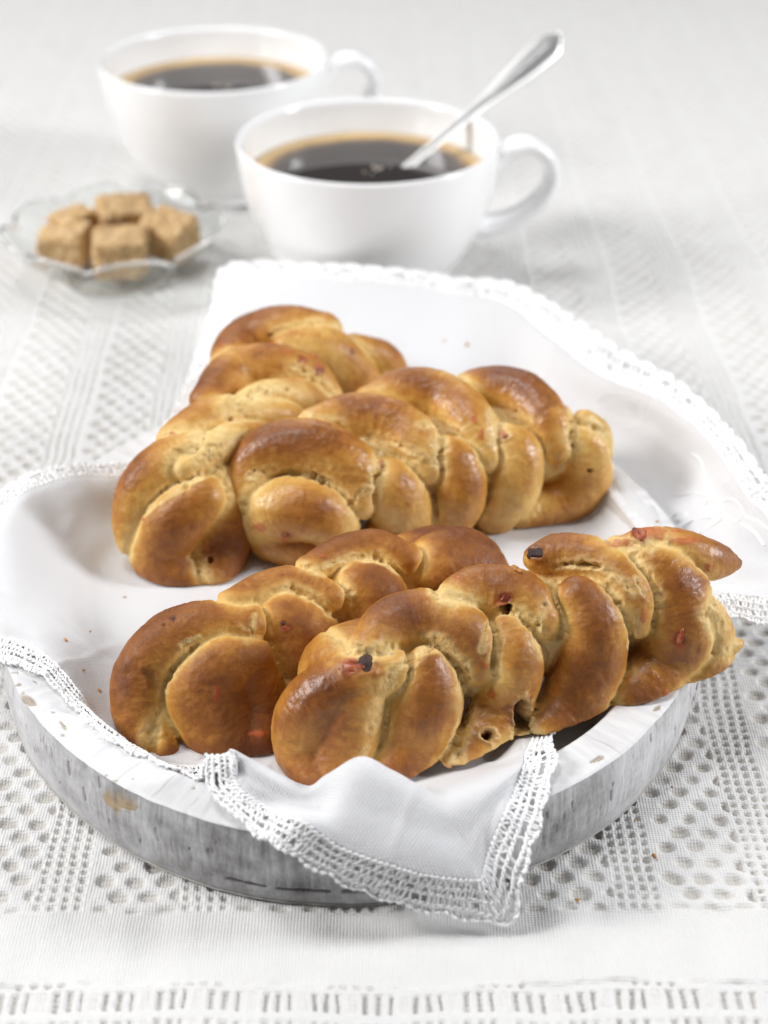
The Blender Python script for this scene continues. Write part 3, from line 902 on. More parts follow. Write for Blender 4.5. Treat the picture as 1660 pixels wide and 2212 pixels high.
def make_bread(label, name, P0, P1, w, hgt, strands, tears, pits, reds, browns, floor, mat, tone=0.0, seed=0, bits=(), darks=(), seedtone=.12, fit=(0, 0, 1.0), rs=.93):
    P0, P1 = np.array(P0, float), np.array(P1, float)
    ax = P1 - P0; Lx = np.linalg.norm(ax); ax /= Lx
    side = np.cross(ax, [0, 0, 1.0]); side /= np.linalg.norm(side)
    up = np.cross(side, ax)
    def env(P):
        d = P - P0
        t = d @ ax
        a = t - np.clip(t, 0, Lx)
        return (np.sqrt((a / w) ** 2 + ((d @ side) / w) ** 2 + ((d @ up) / hgt) ** 2) - 1) * min(w, hgt)
    curves = []; gid = []
    for st in strands:
        ctl = []
        gid.append(len(curves))
        if isinstance(st, tuple):
            gid[-1] = gid[st[0]]; st = st[1]
        for c in st:
            px, py, r = fit[0] + (c[0] - fit[0]) * fit[2], fit[1] + (c[1] - fit[1]) * fit[2], c[2] * rs; inset = c[3] if len(c) > 3 else 0.0
            rd = ray(px, py)
            ts = np.linspace(28, 75, 1500)
            e = env(CAMP + ts[:, None] * rd)
            hit = np.where(e < 0)[0]
            if len(hit):
                t = ts[hit[0]] + min(r + inset, .5 * (ts[hit[-1]] - ts[hit[0]]) + inset * .3)
            else:
                t = ts[np.argmin(e)]
            q = CAMP + t * rd
            ctl.append([*q, r])
        cv = catmull(ctl, 7)
        cv[:, 3] = np.maximum(cv[:, 3], .12)
        curves.append(cv)
    rad = np.concatenate([c[:, 3] for c in curves])
    cp = np.concatenate([c[:, :3] for c in curves])
    lo = np.minimum((cp - rad[:, None]).min(0), np.minimum(P0, P1) - w) - .25
    hi = np.maximum((cp + rad[:, None]).max(0), np.maximum(P0, P1) + w) + .25
    hi[2] = max((cp[:, 2] + rad).max(), max(P0[2], P1[2]) + hgt) + .25
    lo[2] = min(floor(*P0[:2]), floor(*P1[:2])) - .4
    h = .05
    dims = np.ceil((hi - lo) / h).astype(int) + 1
    gx, gy, gz = [lo[k] + np.arange(dims[k]) * h for k in range(3)]
    BIG = 1.0
    F = np.full(dims, BIG)
    K = .035
    for cv in curves:
        pad = cv[:, 3].max() + .4
        L0 = np.maximum(((cv[:, :3].min(0) - pad - lo) / h).astype(int), 0)
        U0 = np.minimum(((cv[:, :3].max(0) + pad - lo) / h).astype(int) + 2, dims)
        D = np.full(U0 - L0, BIG)
        for i in range(len(cv) - 1):
            a, b = cv[i, :3], cv[i + 1, :3]; ra, rb = cv[i, 3], cv[i + 1, 3]
            pd = max(ra, rb) + .4
            l = np.maximum(((np.minimum(a, b) - pd - lo) / h).astype(int), L0)
            u = np.minimum(((np.maximum(a, b) + pd - lo) / h).astype(int) + 2, U0)
            if (u <= l).any(): continue
            X, Y, Z = gx[l[0]:u[0], None, None], gy[None, l[1]:u[1], None], gz[None, None, l[2]:u[2]]
            ab = b - a; q = max(ab @ ab, 1e-9)
            t = np.clip(((X - a[0]) * ab[0] + (Y - a[1]) * ab[1] + (Z - a[2]) * ab[2]) / q, 0, 1)
            d = np.sqrt((X - a[0] - t * ab[0]) ** 2 + (Y - a[1] - t * ab[1]) ** 2 + (Z - a[2] - t * ab[2]) ** 2) - (ra + (rb - ra) * t)
            sl = tuple(slice(l[k] - L0[k], u[k] - L0[k]) for k in range(3))
            D[sl] = np.minimum(D[sl], d)
        sl = tuple(slice(L0[k], U0[k]) for k in range(3))
        G = F[sl]
        hh = np.clip(.5 + .5 * (G - D) / K, 0, 1)
        F[sl] = G * (1 - hh) + D * hh - K * hh * (1 - hh)
    # inner mass so that the loaf is whole
    X, Y, Z = np.meshgrid(gx, gy, gz, indexing='ij')
    PP = np.stack([X.ravel(), Y.ravel(), Z.ravel()], 1)
    core = env(PP).reshape(dims) + .60
    hh = np.clip(.5 + .5 * (F - core) / .08, 0, 1)
    F = F * (1 - hh) + core * hh - .08 * hh * (1 - hh)
    F = np.maximum(F, floor(X, Y) - Z + 0 * X)
    del X, Y, Z, PP
    V, Q = surface_nets(F, lo, h)
    # keep the largest shell only
    me0 = V
    def normals(V):
        n = np.zeros_like(V)
        a, b, c, d = V[Q[:, 0]], V[Q[:, 1]], V[Q[:, 2]], V[Q[:, 3]]
        fn = np.cross(c - a, d - b)
        for k in range(4): np.add.at(n, Q[:, k], fn)
        return n / (np.linalg.norm(n, axis=1)[:, None] + 1e-12)
    def relax(V, it, f=.5):
        for _ in range(it):
            s = np.zeros_like(V); c = np.zeros(len(V))
            for k in range(4):
                np.add.at(s, Q[:, k], V[Q[:, (k + 1) % 4]] + V[Q[:, (k + 3) % 4]])
                np.add.at(c, Q[:, k], 2)
            V = V * (1 - f) + f * s / c[:, None]
        return V
    V = relax(V, 1, .6)
    N = normals(V)
    # outward check
    if (N * (V - V.mean(0))).sum() < 0:
        Q = Q[:, ::-1].copy(); N = -N
    # strand coordinates per vertex
    d1 = np.full(len(V), 9.0); d2 = np.full(len(V), 9.0); sid = np.zeros(len(V), int); tan = np.zeros((len(V), 3))
    DK, TK = [], []
    for k, cv in enumerate(curves):
        dk = np.full(len(V), 9.0); tk = np.zeros((len(V), 3))
        for i in range(len(cv) - 1):
            d, _ = seg_dist(V, cv[i, :3], cv[i + 1, :3], cv[i, 3], cv[i + 1, 3])
            tt = cv[i + 1, :3] - cv[i, :3]; tt /= np.linalg.norm(tt) + 1e-9
            b = d < dk
            dk[b] = d[b]; tk[b] = tt
        DK.append(dk); TK.append(tk)
    for g in sorted(set(gid)):
        mem = [k for k in range(len(curves)) if gid[k] == g]
        dk = DK[mem[0]].copy(); tk = TK[mem[0]].copy()
        for k in mem[1:]:
            b = DK[k] < dk
            dk[b] = DK[k][b]; tk[b] = TK[k][b]
        b = dk < d1
        d2 = np.where(b, d1, np.minimum(d2, dk))
        d1 = np.where(b, dk, d1); sid[b] = g; tan[b] = tk[b]
    ridge = sstep(.0, .45, d2 - d1)
    crown = sstep(.3, 1.1, d2 - d1)
    view = CAMP - V; view /= np.linalg.norm(view, axis=1)[:, None]
    facing = sstep(.0, .15, (N * view).sum(1))
    pix = proj(V)
    crease = 1 - sstep(.0, .26, d2 - d1)
    tear = np.zeros(len(V)); red = np.zeros(len(V)); dark = np.zeros(len(V))
    disp = np.zeros(len(V))
    fb = V - tan * ((V * tan).sum(1)[:, None]) * .86
    fibn = fbm(fb, .18, 3, 5 + seed)
    # overall proofing lumps and wrinkles along the strands
    disp += .030 * fbm(V, 1.0, 4, 11 + seed) + .012 * fibn * (1 - crease * .5) + .007 * vnoise(V, .12, 17 + seed)
    def polyd(pts):
        pts = np.array(pts, float); best = np.full(len(V), 1e9)
        for a, b in zip(pts[:-1], pts[1:]):
            ab = b - a
            t = np.clip(((pix - a) @ ab) / max(ab @ ab, 1e-9), 0, 1)
            best = np.minimum(best, np.hypot(*(pix - a - t[:, None] * ab).T))
        return best
    for pts, wd, dep in tears:
        d = polyd(pts) + .32 * wd * vnoise(V, .35, 41 + seed) + .25 * wd * vnoise(V, .12, 43 + seed)
        wgt = (1 - sstep(.3, 1.25, d / wd)) * facing
        near = 1 - .65 * sstep(.2, .7, d2 - d1)
        wgt = wgt * near
        tear = np.maximum(tear, wgt)
        inner = (1 - sstep(.15, .6, d / wd)) * facing * near
        disp -= dep * inner * (.5 + .25 * vnoise(V, .3, 47 + seed) + 1.5 * sstep(.3, .65, vnoise(V, .15, 49 + seed)))
        disp += .02 * np.exp(-((d / wd - .8) / .25) ** 2) * facing * vnoise(V, .15, 53 + seed)
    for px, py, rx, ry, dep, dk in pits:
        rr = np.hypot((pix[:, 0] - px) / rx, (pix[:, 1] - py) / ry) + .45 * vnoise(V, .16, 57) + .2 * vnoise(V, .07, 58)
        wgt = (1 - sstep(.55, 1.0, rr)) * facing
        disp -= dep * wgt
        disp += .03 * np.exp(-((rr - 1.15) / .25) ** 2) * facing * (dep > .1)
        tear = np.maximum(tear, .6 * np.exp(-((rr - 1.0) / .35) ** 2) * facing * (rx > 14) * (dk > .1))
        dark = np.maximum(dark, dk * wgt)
    for px, py, rx, ry in reds:
        rr = np.hypot((pix[:, 0] - px) / rx, (pix[:, 1] - py) / ry) + .4 * vnoise(V, .12, 61 + seed) + .2 * vnoise(V, .05, 62)
        wgt = (1 - sstep(.5, 1.0, rr)) * facing
        red = np.maximum(red, wgt * .7)
        disp += .015 * wgt
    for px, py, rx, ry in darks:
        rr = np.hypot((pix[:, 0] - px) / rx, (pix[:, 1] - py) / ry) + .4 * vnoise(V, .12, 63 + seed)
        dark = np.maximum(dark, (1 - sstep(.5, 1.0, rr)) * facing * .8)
    tones = np.random.default_rng(seed + 90).uniform(-seedtone, seedtone, len(curves))
    hz = sstep(-.5, .9, N[:, 2])
    brown = .05 + .32 * ridge * (.78 + .22 * hz) + .27 * crown * (.3 + .7 * hz) + .05 * hz + tones[sid] * ridge + tone
    brown += .14 * fbm(V, 1.1, 3, 71 + seed) + .06 * fibn
    brown -= .14 * crease
    # contact with the hot baking sheet colours the foot
    brown += .22 * (1 - sstep(.1, .7, V[:, 2] - floor(V[:, 0], V[:, 1])))
    for px, py, rx, ry, dv in browns:
        rr = np.hypot((pix[:, 0] - px) / rx, (pix[:, 1] - py) / ry)
        brown += dv * (1 - sstep(.2, 1.0, rr)) * facing
    nat = (1 - sstep(.03, .34, d2 - d1 + .10 * vnoise(V, .2, 80 + seed))) * sstep(-.25, .25, vnoise(V, .7, 81 + seed)) * sstep(-.2, .4, N[:, 2]) * .85
    disp -= .085 * (1 - sstep(.0, .18, d2 - d1)) * (.7 + .5 * vnoise(V, .25, 83 + seed))
    disp -= nat * .09 * sstep(.15, .5, vnoise(V, .16, 85 + seed))
    tear = np.maximum(tear, nat)
    low = V[:, 2] < floor(V[:, 0], V[:, 1]) + .06
    disp[low] = 0
    spots = []
    for kind, px, py, rad_, asp, rot in bits:
        d = np.hypot(pix[:, 0] - px, pix[:, 1] - py) + 40 * (facing < .5)
        cand = np.argsort(d)[:30]
        i = cand[np.argmin(np.linalg.norm(V[cand] - CAMP, axis=1))]
        spots.append(i)
        if kind == 'crust_flake': continue
        dd = np.linalg.norm(V - V[i], axis=1) * (1 + .45 * vnoise(V, .18, 91)) / (rad_ * math.sqrt(asp))
        disp += -.45 * rad_ * (1 - sstep(.4, 1.15, dd)) + .25 * rad_ * np.exp(-((dd - 1.3) / .35) ** 2) * (.6 + .8 * vnoise(V, .2, 93))
        brown += .30 * (1 - sstep(.8, 2.2, dd))
        red = np.maximum(red, .35 * (1 - sstep(.9, 1.7, dd)) * (kind == 'pepper_piece'))
    V = V + N * disp[:, None]
    V = relax(V, 1, .25)
    V[:, 2] = np.maximum(V[:, 2], floor(V[:, 0], V[:, 1]))
    me = make_mesh(name, V, Q)
    attr(me, 'brown', brown); attr(me, 'tear', np.clip(tear, 0, 1)); attr(me, 'red', red); attr(me, 'dark', np.clip(dark, 0, 1))
    attr(me, 'fib', fb, 'FLOAT_VECTOR')
    base = (P0 + P1) / 2
    root = empty(name, (base[0], base[1], floor(base[0], base[1])), label=label, category='bread', group='braided bread rolls on the napkin')
    part('braided_crust', me, mat, root)
    for i, (kind, px, py, rad, asp, rot) in zip(spots, bits):
        bit_mesh(kind, V[i], N[i], rad, asp, rot, root)
    return root

_pep = NT('roast_red_pepper'); _pep.set(Roughness=.35)
_pep.l(_pep.ramp(_pep.noise(_pep.geo(), 400, 3), [(.35, (.17, .03, .012)), (.55, (.34, .07, .028)), (.75, (.44, .20, .07))]), _pep.b.inputs['Base Color'])
_oli = NT('black_olive'); _oli.set(Roughness=.75)
_oli.l(_oli.ramp(_oli.noise(_oli.geo(), 260, 4), [(.35, (.025, .014, .012)), (.6, (.075, .042, .03)), (.8, (.16, .10, .08))]), _oli.b.inputs['Base Color'])
_crm = NT('toasted_crumb'); _crm.set(Roughness=.7)
_crm.l(_crm.ramp(_crm.noise(_crm.geo(), 500, 3), [(.3, (.25, .09, .02)), (.6, (.55, .27, .07))]), _crm.b.inputs['Base Color'])
BITMAT = {'pepper_piece': _pep.m, 'olive_piece': _oli.m, 'crust_flake': _crm.m}

def lump(center, normal, rad, asp, rot, seed, flat=.6):
    bm = bmesh.new()
    bmesh.ops.create_icosphere(bm, subdivisions=3, radius=1)
    V = np.array([v.co[:] for v in bm.verts])
    Fc = np.array([[v.index for v in f.verts] for f in bm.faces])
    bm.free()
    V = np.sign(V) * np.abs(V) ** .9 * (1 + .50 * vnoise(V, .8, seed)[:, None] + .22 * vnoise(V, .35, seed + 1)[:, None])
    _r = np.random.default_rng(seed + 5).normal(size=(3, 3)); V = V @ np.linalg.qr(_r)[0]
    n = np.asarray(normal, float); n /= np.linalg.norm(n)
    a = np.cross(n, [0, 0, 1.0]) if abs(n[2]) < .9 else np.cross(n, [1.0, 0, 0])
    a /= np.linalg.norm(a); b = np.cross(n, a)
    a, b = a * math.cos(rot) + b * math.sin(rot), -a * math.sin(rot) + b * math.cos(rot)
    W = np.asarray(center) + rad * (V[:, :1] * asp * a + V[:, 1:2] * b + V[:, 2:] * flat * n)
    return W, Fc

def bit_mesh(kind, c, n, rad, asp, rot, parent):
    W, Fc = lump(c + n * rad * .0, n, rad * 1.1, asp, rot, int(c[0] * 100) % 50, .38)
    part(kind, make_mesh(kind, W, Fc), BITMAT[kind], parent)

flat_floor = lambda x, y: FLOORZ + .09 + 0 * np.asarray(x)
def tilt_floor(x, y): return np.maximum(FLOORZ + .11, FLOORZ + .11 + .122 * (np.asarray(x) + 1.6))

# back, seen end-on, pale
make_bread('pale braided bread roll pointing at the cups, its dark round end beside the napkin wing', 'braided_bread_roll',
    (-5.75, 42.6, 3.0), (-2.8, 51.3, 3.15), 2.3, 1.95,
    [[(470, 965, .8, .3), (370, 985, .9), (300, 1040, .92), (276, 1110, .8), (270, 1160, .6)],
     [(425, 1065, .75, .05), (365, 1115, 1.05), (330, 1175, 1.12), (360, 1225, .95), (420, 1250, .7)],
     [(440, 985, .7, .5), (455, 1070, .9, .6), (462, 1160, 1.05, .4), (445, 1232, .9, .2)],
     [(365, 945, .7, .2), (420, 905, .8), (490, 885, .75), (590, 890, .7), (650, 920, .6)],
     [(380, 1000, .5), (450, 960, .7), (530, 940, .7), (600, 960, .7)],
     [(430, 850, .6), (490, 790, .85), (580, 775, .85), (660, 800, .8), (700, 860, .7)],
     [(480, 890, .5), (560, 850, .7), (640, 850, .75), (700, 880, .7)],
     [(470, 780, .6), (510, 720, .85), (600, 690, .9), (690, 700, .8)],
     [(610, 725, .5, .2), (690, 740, .95), (750, 790, 1.0), (790, 850, .9)],
     [(760, 735, .6), (820, 760, .75), (850, 800, .65)]],
    tears=[([(545, 850), (600, 830), (640, 840)], 22, .12), ([(500, 905), (560, 900)], 14, .08), ([(590, 720), (640, 700)], 10, .10),
           ([(640, 790), (690, 820), (710, 850)], 14, .09), ([(300, 1115), (360, 1075), (420, 1040), (470, 1010)], 9, .06), ([(430, 985), (480, 985)], 10, .05)],
    pits=[(455, 1208, 8, 9, .16, .3), (405, 1050, 6, 10, .05, 0), (585, 725, 9, 6, .12, .2)],
    reds=[(690, 790, 12, 8), (620, 760, 16, 5), (480, 745, 5, 10), (370, 935, 14, 5), (310, 1122, 8, 5), (680, 770, 10, 5), (855, 770, 6, 9)],
    browns=[(430, 1180, 150, 110, .26), (300, 1010, 90, 70, .08), (500, 1200, 100, 100, .12), (600, 800, 230, 130, -.12)],
    floor=flat_floor, mat=bread_material('crust_pale_back', .55), tone=-.03, seed=1, fit=(870, 1290, .965),
    bits=[('pepper_piece', 690, 796, .09, 1.7, .6), ('pepper_piece', 655, 772, .07, 2.2, .2), ('olive_piece', 765, 755, .05, 1.2, 0)])

# back, golden and glossy
make_bread('glossy golden braided bread roll lying across the tray, resting against the pale end-on roll', 'braided_bread_roll',
    (-2.1, 43.3, 3.15), (4.9, 45.8, 3.05), 2.45, 1.95,
    [[(548, 1080, .75, -.4), (552, 1005, .9, -.4), (620, 965, .95, -.3), (705, 978, .95, -.15), (765, 1022, .9), (775, 1085, .6, .2)],
     [(565, 1135, .8, -.4), (590, 1105, 1.0, -.4), (650, 1098, 1.05, -.3), (712, 1120, .95, -.1), (722, 1165, .8)],
     (1, [(590, 1160, .85, -.3), (640, 1172, .9, -.2), (690, 1190, .8)]),
     [(800, 1030, .6, .3), (850, 1060, 1.05), (868, 1125, 1.08), (830, 1180, .9), (790, 1220, .7)],
     [(680, 918, .6), (760, 903, .85), (850, 917, .9), (905, 962, .8), (925, 1012, .6, .2)],
     [(945, 970, .5, .2), (985, 1005, .85), (992, 1070, .9), (965, 1130, .8)],
     [(800, 868, .6), (880, 850, .88), (960, 864, .92), (1022, 920, .88), (1048, 985, .6, .2)],
     [(1075, 940, .5, .2), (1115, 980, .85), (1112, 1050, .9), (1070, 1110, .8)],
     [(990, 848, .5), (1050, 840, .8), (1130, 857, .88), (1182, 910, .78), (1202, 965, .6, .2)],
     [(1235, 940, .5, .2), (1268, 970, .78), (1265, 1035, .9), (1210, 1085, .85), (1130, 1105, .7)],
     [(1262, 912, .45), (1290, 935, .5), (1300, 980, .45)]],
    tears=[([(540, 1030), (590, 1015), (660, 1018), (720, 1045)], 13, .07), ([(770, 1075), (800, 1050), (825, 1005)], 11, .10), ([(800, 940), (850, 955), (910, 985)], 13, .10),
           ([(900, 915), (950, 915), (990, 935)], 12, .10), ([(935, 1000), (955, 970), (950, 945)], 10, .10), ([(1060, 890), (1100, 885), (1140, 905)], 16, .12),
           ([(1230, 950), (1245, 920)], 9, .1), ([(1100, 940), (1060, 960)], 9, .05)],
    pits=[(1273, 1017, 7, 7, .12, .4), (550, 1018, 6, 5, .1, .2), (697, 1042, 6, 5, .1, .15), (1238, 962, 5, 5, .1, .2)],
    reds=[(615, 1165, 10, 9), (825, 997, 9, 7), (1040, 940, 10, 18), (1085, 935, 8, 12), (645, 1117, 6, 8), (945, 1110, 5, 10), (560, 1140, 20, 14), (1025, 905, 8, 14)],
    browns=[(640, 945, 150, 70, .22), (780, 875, 140, 45, .22), (920, 830, 120, 50, .24), (1090, 820, 120, 50, .24), (590, 1150, 90, 60, .10), (880, 1120, 110, 90, -.08), (1000, 1050, 60, 90, -.06), (1110, 1040, 60, 90, -.06)],
    floor=flat_floor, mat=bread_material('crust_glossy_back', 1.0), tone=-.03, seed=2,
    bits=[('pepper_piece', 616, 1163, .10, 1.1, .3), ('pepper_piece', 826, 998, .08, 1.2, .8), ('pepper_piece', 1086, 937, .08, 1.5, 1.4), ('crust_flake', 1340, 990, .05, 2.0, .4)])

# front, matt
make_bread('dull brown braided bread roll with floury matt crust beside the tray\'s chipped rim', 'braided_bread_roll',
    (-4.9, 34.9, 2.75), (1.5, 39.0, 2.85), 2.1, 1.6,
    [[(535, 1350, .65), (440, 1357, .78), (360, 1390, .85), (308, 1460, .85), (300, 1540, .75), (315, 1595, .5)],
     [(545, 1418, .6), (480, 1434, .98), (450, 1490, 1.32), (475, 1560, 1.15), (520, 1600, .75)],
     [(345, 1535, .4), (342, 1578, .5), (358, 1615, .4)],
     (1, [(540, 1450, .8, .1), (555, 1520, 1.0, .1), (555, 1590, .85)]),
     [(500, 1306, .45), (570, 1282, .62), (640, 1272, .66), (712, 1290, .5)],
     [(612, 1345, 1.0), (645, 1382, 1.25), (668, 1440, 1.08), (650, 1500, .8)],
     [(670, 1236, .5), (740, 1202, .62), (810, 1190, .64), (880, 1206, .5)],
     [(775, 1275, .9), (800, 1292, 1.12), (810, 1350, .95)],
     [(950, 1226, 1.1), (990, 1233, 1.36), (1020, 1246, 1.18)]],
    tears=[([(700, 1225), (760, 1200), (830, 1215), (870, 1240)], 9, .06), ([(550, 1330), (545, 1370)], 8, .05), ([(390, 1395), (430, 1375)], 6, .05),
           ([(1040, 1140), (1090, 1180), (1100, 1215)], 7, .03)],
    pits=[(355, 1350, 6, 5, .06, .1), (325, 1465, 20, 28, .10, 0)],
    reds=[(612, 1362, 7, 6), (700, 1200, 8, 5), (470, 1500, 10, 24), (560, 1585, 30, 10)],
    browns=[(450, 1440, 110, 70, .10), (620, 1330, 70, 70, .16), (790, 1240, 60, 50, .14), (960, 1160, 80, 60, .12), (480, 1560, 100, 70, .08), (1010, 1230, 80, 60, -.05)],
    floor=flat_floor, mat=bread_material('crust_matt_front', .28), tone=.11, seed=3,
    bits=[('pepper_piece', 612, 1363, .07, 1.4, .8), ('olive_piece', 618, 1342, .05, 1.2, .4), ('pepper_piece', 712, 1424, .09, 1.6, .2), ('olive_piece', 370, 1330, .05, 1.6, 0)])

# front, big, overhanging
make_bread('largest braided bread roll with torn holes and pointed red-topped tip, overhanging the tray rim', 'braided_bread_roll',
    (-.75, 33.6, 2.95), (7.2, 36.3, 3.75), 2.2, 1.9,
    [[(840, 1448, .7, .1), (755, 1472, .86), (678, 1535, .98), (662, 1605, .92), (690, 1685, .7)],
     [(920, 1440, .6, .1), (918, 1505, 1.08), (888, 1600, 1.08), (840, 1680, .8)],
     [(790, 1400, .5), (845, 1352, .78), (925, 1338, .85), (1000, 1372, .82), (1032, 1435, .6, .3)],
     (0, [(765, 1505, .9, .1), (748, 1585, 1.08, .05), (735, 1670, .9, .0)]),
     [(1100, 1360, .5, .2), (1112, 1425, .8), (1088, 1520, .85), (1040, 1600, .8), (980, 1680, .7)],
     [(1182, 1530, .25), (1162, 1572, .45), (1090, 1640, .6), (1010, 1690, .5)],
     [(965, 1305, .5), (1035, 1278, .75), (1120, 1290, .78), (1168, 1340, .6, .2)],
     [(1250, 1290, .62), (1278, 1345, .98), (1272, 1430, 1.05), (1235, 1520, 1.0), (1175, 1580, .75)],
     [(1160, 1205, .4), (1215, 1200, .68), (1300, 1222, .75), (1360, 1285, .68), (1380, 1350, .4, .3)],
     [(1345, 1195, .55, .1), (1425, 1240, 1.0), (1468, 1330, 1.12), (1440, 1430, 1.1), (1375, 1495, .95), (1330, 1515, .7)],
     [(1335, 1190, .5), (1420, 1186, .66), (1495, 1203, .72), (1552, 1214, .48), (1590, 1218, .17)],
     [(1520, 1320, .6), (1540, 1395, .68), (1510, 1450, .65), (1440, 1490, .6)],
     [(1596, 1390, .16), (1578, 1396, .3), (1550, 1400, .5)]],
    tears=[([(800, 1570), (820, 1500), (860, 1440), (930, 1400)], 20, .08), ([(930, 1385), (960, 1400), (1000, 1440), (1005, 1540), (985, 1640)], 24, .07),
           ([(1040, 1400), (1055, 1350)], 12, .12), ([(1175, 1310), (1160, 1360), (1170, 1420)], 14, .08), ([(1200, 1225), (1260, 1215), (1330, 1240), (1370, 1280)], 15, .16),
           ([(1375, 1250), (1390, 1285)], 10, .08), ([(1360, 1400), (1375, 1340)], 9, .07), ([(740, 1690), (790, 1620)], 12, .05), ([(1070, 1320), (1110, 1325)], 12, .12),
           ([(1400, 1180), (1440, 1175)], 9, .05)],
    pits=[(1056, 1588, 17, 16, .38, .75), (1090, 1316, 15, 9, .35, .9), (1128, 1545, 16, 40, .40, .85), (1265, 1222, 36, 10, .25, .15), (1408, 1176, 14, 5, .1, .1)],
    reds=[(1395, 1150, 75, 15), (1480, 1166, 45, 12), (1530, 1225, 8, 12), (1470, 1390, 9, 28), (1085, 1300, 18, 9), (990, 1250, 6, 6), (1060, 1500, 12, 14), (760, 1430, 26, 9), (1390, 1330, 12, 26), (1050, 1440, 9, 9), (1440, 1500, 6, 14), (1340, 1170, 40, 14)],
    browns=[(700, 1500, 110, 60, .20), (930, 1520, 60, 110, .08), (860, 1320, 120, 50, .14), (1080, 1250, 90, 35, .10), (1290, 1330, 60, 100, .10), (1490, 1300, 60, 90, .06), (1400, 1420, 60, 80, -.16), (1080, 1640, 100, 60, -.14), (1330, 1520, 90, 40, -.14), (1010, 1480, 40, 130, -.22), (880, 1640, 80, 60, .05), (1200, 1580, 90, 40, -.1)],
    floor=tilt_floor, mat=bread_material('crust_glossy_front', .85), tone=.03, seed=4,
    bits=[('olive_piece', 795, 1424, .20, 1.3, .5), ('pepper_piece', 755, 1432, .12, 2.0, .1), ('olive_piece', 1160, 1185, .14, 1.3, .3), ('pepper_piece', 1085, 1302, .12, 1.5, .2),
          ('olive_piece', 1132, 1540, .24, 1.5, 1.0), ('pepper_piece', 1468, 1392, .08, 2.6, 1.3), ('pepper_piece', 1385, 1140, .14, 2.4, .1),
          ('crust_flake', 1120, 1212, .10, 2.2, .2)])

# ------------------------------------------------------------------ cups and coffee
porc = NT('white_porcelain'); porc.set(Base_Color=(.93, .93, .93, 1), Roughness=.12)
porc.b.inputs['Coat Weight'].default_value = .4; porc.b.inputs['Coat Roughness'].default_value = .05
cof = NT('black_coffee')
_tc = cof.n('TexCoord').outputs['Object']
_len = cof.n('VectorMath', operation='LENGTH'); cof.l(_tc, _len.inputs[0])
_nz = cof.noise(_tc, 90, 3)
_rr = cof.math('ADD', cof.math('MULTIPLY', _len.outputs['Value'], 100 / 4.85), cof.math('MULTIPLY', cof.math('SUBTRACT', _nz, .5), .10))
cof.l(cof.ramp(_rr, [(.70, (.028, .021, .020)), (.80, (.05, .036, .028)), (.865, (.16, .10, .055)), (.90, (.42, .26, .10)), (.96, (.62, .42, .18)), (1.0, (.70, .52, .28))]), cof.b.inputs['Base Color'])
cof.l(cof.ramp(_rr, [(.80, .06), (.92, .35)]), cof.b.inputs['Roughness'])

